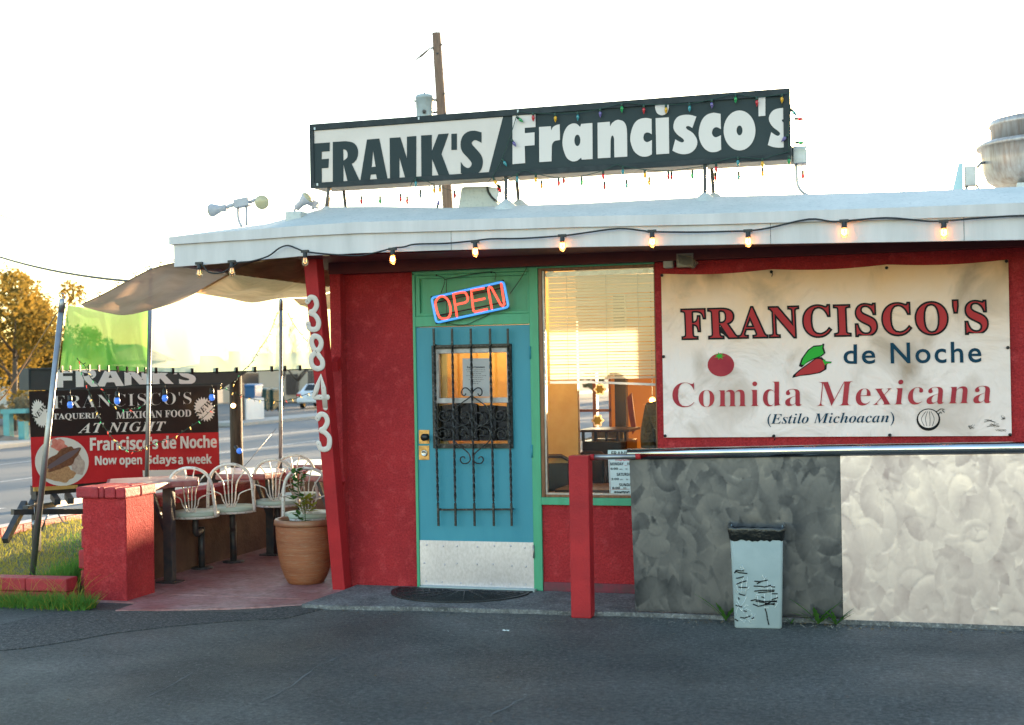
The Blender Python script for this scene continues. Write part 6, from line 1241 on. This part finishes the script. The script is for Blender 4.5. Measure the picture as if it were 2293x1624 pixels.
STU = mat('beige house stucco', (.48, .40, .31), .85, c2=(.42, .35, .27), vs=.6, bump=.01, bs=6); RFM = mat('dull brown roof', (.26, .20, .17), .85, c2=(.2, .15, .13), vs=2)
def house(label, c, wx, dy, h, rh, name='house', wallm=STU, wins=()):
    t = thing(name, label, 'house', c, 'houses across the street'); c = V(c); b = MB(); b.box(c.x-wx, c.x+wx, c.y, c.y+dy, c.z, c.z+h); b.build('wall', wallm, t)
    b = MB(); e = .5; y0_, y1_ = c.y-e, c.y+dy+e; b.add([(c.x-wx-e, y0_, c.z+h), (c.x+wx+e, y0_, c.z+h), (c.x+wx+e, y1_, c.z+h), (c.x-wx-e, y1_, c.z+h), (c.x-wx-e, (y0_+y1_)/2, c.z+h+rh), (c.x+wx+e, (y0_+y1_)/2, c.z+h+rh)], [(0, 1, 5, 4), (2, 3, 4, 5), (1, 2, 5), (3, 0, 4), (3, 2, 1, 0)]); b.build('roof', RFM, t)
    for (x, z, w_, h_) in wins: b = MB(); b.box(c.x+x, c.x+x+w_, c.y-.04, c.y, c.z+z, c.z+z+h_); o = b.build('window', mat('dark window', (.03, .035, .04), .1), t)
p = at(655, 905, z=-.3); house('beige stucco house with low brown roof behind the parked white car', at(640, 903, z=-.3)+V((0, 3, 0)), 6.5, 8, 2.7, .9, wins=((2.6, .9, 1.6, 1.2), (-5, .9, 1.4, 1.2)))
house('pale house with low roof behind the golden trees at the left edge', at(-60, 935, z=-.3)+V((-4, 8, 0)), 6, 8, 3.0, 1.0, wallm=mat('pale house wall', (.5, .46, .42), .85))
# tall bare trees / fence behind
SLAT = mat('grey brown fence boards', (.13, .10, .085), .85, c2=(.08, .06, .05), vs=10, stretch=(5, 5, .3), bump=.01, bs=20)
def fencei(label, u0, u1, v0, v1, d, name='board_fence'):
    a, c = at(u0, v1, d=d), at(u1, v1, d=d+1); zt2 = at(u0, v0, d=d).z; b = MB(); n_ = max(3, int((c-a).length/.16)); dv = (c-a)/n_; nn = V((-dv.y, dv.x, 0)).normalized()
    for i in range(n_): o = a+dv*(i+.5); b.obox(V((o.x, o.y, (zt2+a.z)/2)), dv*.46, nn*.02, (0, 0, (zt2-a.z)/2+random.uniform(-.02, .02)))
    solo(b, name, SLAT, label, 'fence')
fencei('dark upright board fence left of the white block wall end', 520, 548, 858, 950, 55)
fencei('tall brown board fence behind the parked white car', 690, 800, 830, 905, 92)
fencei('brown board fence right behind the address post', 640, 690, 838, 885, 95)
b = MB(); p, q = at(546, 944, d=56), at(579, 938, d=57); zt3 = at(560, 893, d=56).z; b.box(p.x, q.x, p.y, p.y+1.6, -.34, zt3); solo(b, 'white_block_wall', mat('white painted block', (.66, .66, .67), .8, c2=(.58, .58, .6), vs=2), 'short white painted block wall at the driveway mouth', 'wall')
def wheelie(label, u, v, d, hh, m_):
    p = at(u, v, d=d); t = thing('wheelie_bin', label, 'bin', p, 'bins on the far driveway'); s = hh
    b = MB(); b.hexa([p+V(q)*s for q in ((-.24, -.24, .06), (.24, -.24, .06), (.24, .24, .06), (-.24, .24, .06), (-.3, -.32, .9), (.3, -.32, .9), (.3, .3, .9), (-.3, .3, .9))]); b.build('body', m_, t, bevel=.03)
    b = MB(); b.hexa([p+V(q)*s for q in ((-.33, -.36, .9), (.33, -.36, .9), (.33, .33, .9), (-.33, .33, .9), (-.28, -.3, .97), (.28, -.3, .97), (.28, .33, 1.0), (-.28, .33, 1.0))]); b.build('lid', m_, t, bevel=.02)
    for sx in (-.27, .27): b = MB(); b.lathe(p+V((sx*s-.03, .25*s, .1*s)), [(.1*s, 0), (.1*s, .06*s)], 14, axis=(1, 0, 0)); b.build('wheel', RUBBER, t)
BBL = mat('blue bin plastic', (.02, .10, .24), .5); BGR = mat('dark green bin plastic', (.02, .055, .05), .5)
wheelie('blue wheelie bin showing above the white block wall', 564, 920, 62, 1.25, BBL); wheelie('dark green wheelie bin beside the blue one', 590, 921, 66, 1.15, BGR); wheelie('dark green wheelie bin right of its twin by the bare tree', 606, 921, 66.5, 1.15, BGR)
# bare trees
def bare(label, base, h, seed):
    t = thing('bare_tree', label, 'tree', base, 'bare trees across the street'); random.seed(seed); tr = MB(); br = MB()
    def grow(b_, p, d, ln, r, k):
        q = p+d*ln; m_ = (p+q)/2+V((random.gauss(0, .06), random.gauss(0, .06), 0))*ln; b_.tube([p, m_, q], [r, r*.85, r*.7], 5)
        if k == 0: return
        for _ in range(3 if k > 1 else 2): nd = (d+V((random.gauss(0, .5), random.gauss(0, .4), random.uniform(-.05, .35)))).normalized(); grow(br, q, nd, ln*random.uniform(.62, .85), r*.62, k-1)
    grow(tr, V(base), V((0, 0, 1)), h*.3, .13, 5); tr.build('trunk', BARK, t); br.build('branches', BARK, t)
bare('bare leafless tree standing behind the green wheelie bins', at(632, 915, z=-.3), 5.0, 4); bare('bare leafless tree beside the parked white car', at(668, 900, d=84), 4.4, 9)
# parked car
cpos = at(697, 915, z=-.3); CAR = thing('parked_car', 'white sedan parked with its tail to the street in the far driveway', 'car', cpos, rz=math.radians(8))
CP = mat('white car paint', (.62, .64, .66), .25, coat=.6); CG = mat('dark car glass', (.02, .025, .03), .08); 
def car_part(b, name, m_, bev=0): o = b.build(name, m_, None, (0, 0, 0), bevel=bev); o.parent = CAR; return o
b = MB(); prof = [(-.0, .32), (0, .62), (.06, .92), (.55, 1.0), (1.15, 1.40), (2.35, 1.42), (3.15, .98), (4.2, .86), (4.5, .6), (4.5, .3)]   # side outline, y from tail
def loopx(x, ins): return [V((x, y, z-(ins if z > 1.1 else 0)*.15)) for y, z in prof]
secs = [(-.88, .0), (-.80, .0), (-.62, .0), (0, 0), (.62, 0), (.80, 0), (.88, 0)]
vs = []; 
for x, _ in secs:
    for y, z in prof:
        k = .78 if z > 1.1 else 1.0; e = 1 if abs(x) < .85 else .94; vs.append(V((x*k, 2.2+(y-2.2)*e, .3+(z-.3)*(e if z > .4 else 1))))
n_ = len(prof); fs = [(i*n_+j, (i+1)*n_+j, (i+1)*n_+(j+1) % n_, i*n_+(j+1) % n_) for i in range(len(secs)-1) for j in range(n_)]+[tuple(range(n_)), tuple(range((len(secs)-1)*n_, len(secs)*n_))[::-1]]
b.add(vs, fs, True); car_part(b, 'body', CP)
b = MB(); b.hexa([(-.60, .62, 1.03), (.60, .62, 1.03), (.52, 1.08, 1.37), (-.52, 1.08, 1.37), (-.60, .585, 1.04), (.60, .585, 1.04), (.52, 1.04, 1.385), (-.52, 1.04, 1.385)]); car_part(b, 'rear_window', CG)
for sx in (-1, 1): b = MB(); b.hexa([(sx*.74, .95, 1.05), (sx*.76, .95, 1.05), (sx*.76, 2.75, 1.05), (sx*.74, 2.75, 1.05), (sx*.66, 1.2, 1.34), (sx*.68, 1.2, 1.34), (sx*.68, 2.3, 1.36), (sx*.66, 2.3, 1.36)]); car_part(b, 'side_window', CG)
TLM = mat('red tail light', (.5, .02, .03), .2)
for sx in (-1, 1): b = MB(); b.box(sx*.74-.12, sx*.74+.12, -.03, .08, .70, .86); car_part(b, 'tail_light', TLM, .02)
b = MB(); b.box(-.26, .26, -.02, .02, .62, .74); car_part(b, 'number_plate', PAPER); b = MB(); b.box(-.86, .86, -.06, .12, .36, .56); car_part(b, 'rear_bumper', CP, .03)
for sx in (-1, 1):
    for y in (.85, 3.5):
        b = MB(); b.lathe((sx*.78-.1, y, .32), [(.2, 0), (.32, .01), (.32, .19), (.2, .2)], 20, axis=(1, 0, 0)); w2 = car_part(b, 'wheel', RUBBER); b = MB(); b.lathe((sx*.78-.11*1 if sx < 0 else sx*.78+.09, y, .32), [(.2, 0), (.2, .02), (.05, .03), (.001, .03)], 16, axis=(1, 0, 0)); o = b.build('rim', ALU, None, (0, 0, 0)); o.parent = w2
# utility pole
pb2, pt2 = at(1003, 465, d=32), at(977, 74, d=32); pd_ = (pt2-pb2).normalized(); base = pb2-pd_*(pb2.z+.3)/pd_.z; UPL = thing('utility_pole', 'tall weathered wooden utility pole with transformer rising behind the roof sign', 'utility pole', base)
b = MB(); b.tube([base, pt2], [.16, .108], 14); b.build('pole', mat('weathered pole wood', (.27, .17, .11), .85, c2=(.17, .10, .065), vs=5, bump=.006, bs=14, stretch=(5, 5, .3), c3=(.10, .07, .05), vs3=9), UPL)
def up(u, v, k=0): return at(u, v, d=32+k)
c_ = up(951, 262); r_ = 20/3000*32; b = MB(); b.lathe(c_, [(r_*.92, -.6), (r_*.95, 0), (r_, .42), (r_*1.06, .43), (r_*1.06, .47), (r_*.9, .52), (r_*.3, .55), (.001, .55)], 24); TRM = b.build('transformer', mat('grey blue transformer', (.38, .46, .49), .5, c2=(.30, .36, .38), vs=5), UPL)
b = MB(); b.lathe(up(950, 250, -.22), [(.04, 0), (.05, .03), (.03, .05), (.001, .05)], 10, axis=(CAM-c_)); b.build('drain_plug', STEEL, TRM)
for q in ((968, 224, 978, 224), (968, 252, 980, 252)): b = MB(); b.beam(up(*q[:2]), up(*q[2:]), .06, .05); b.build('bracket', STEEL, TRM)
b = MB(); b.tube([up(932, 227), up(926, 226)], .025, 6); b.build('bushing', STEEL, TRM)
b = MB(); b.tube([up(951, 214), up(951, 208)], .03, 6); b.build('bushing', STEEL, TRM)
b = MB(); b.tube([up(970, 106), up(962, 109), up(945, 124), up(936, 131), up(925, 138)], [.012, .02, .035, .02, .012], 6); b.build('broken_strut', BARK, UPL)
for (u, v) in ((989, 100), (967, 108), (980, 120), (995, 210), (998, 255)): b = MB(); b.ball(up(u, v, -.1), .03, 4); b.build('bolt', STEEL, UPL)
# overhead wires
def wire(label, a, c, r, sag=.3):
    a, c = V(a), V(c); b = MB(); b.tube([a+(c-a)*t-V((0, 0, sag*4*t*(1-t))) for t in [i/12 for i in range(13)]], r, 5); solo(b, 'overhead_wire', CABLE, label, 'wire', 'overhead wires')
wire('thick dark wire running from the left edge to the shade cloth', at(-40, 562, d=16), at(320, 632, d=11.6), .012, .06)
wire('thin faint wire crossing the sky at the left edge', at(-30, 470, d=22), at(215, 524, d=30), .022, .1)
wire('faint wire ending at the exhaust fan cap', at(1850, 362, d=40), at(2230, 312, d=30), .006, .1)
wire('faint lower wire passing behind the electrical box', at(1960, 460, d=40), at(2240, 430, d=30), .006, .05)
b = MB(); b.tube([at(-20, 918, d=11.6), at(15, 880, d=11.4), at(128, 700, d=11.2)], .006, 5); solo(b, 'guy_rope', mat('brown guy rope', (.32, .17, .08), .8), 'brown guy rope running from the leaning pole to the left edge', 'rope')
b = MB(); b.tube([at(618, 960, d=13.45), at(560, 1030, d=12.9), at(528, 1066, d=12.8)], .0025, 5); solo(b, 'thin_stay_wire', CABLE, 'thin stay wire slanting down from the rear pole behind the tables', 'wire')

house('unseen long low house added behind the restaurant to block the low sun', (9.3, 28, -.3), 6.0, 8, 3.85, .45, wallm=mat('added house wall', (.46, .36, .26), .85), wins=((-4, .9, 1.4, 1.2), (1, .9, 1.4, 1.2)))  # out of view, added to keep low sun off the asphalt and pier foot

b = MB(); random.seed(31)
for k in range(16): leafy(b, (-34+k*3.6, 86+random.uniform(-3, 3), 4.2+random.uniform(-.6, .6)), 3.2, 420, .55, (1, 1, 1.1), 100+k, .3)  # added out of view to keep the low sun off the road
tag(b.build('added_tree_row', LFG, None, (-7, 86, 0)), 'unseen far row of trees added to shade the street', 'trees', kind='stuff')
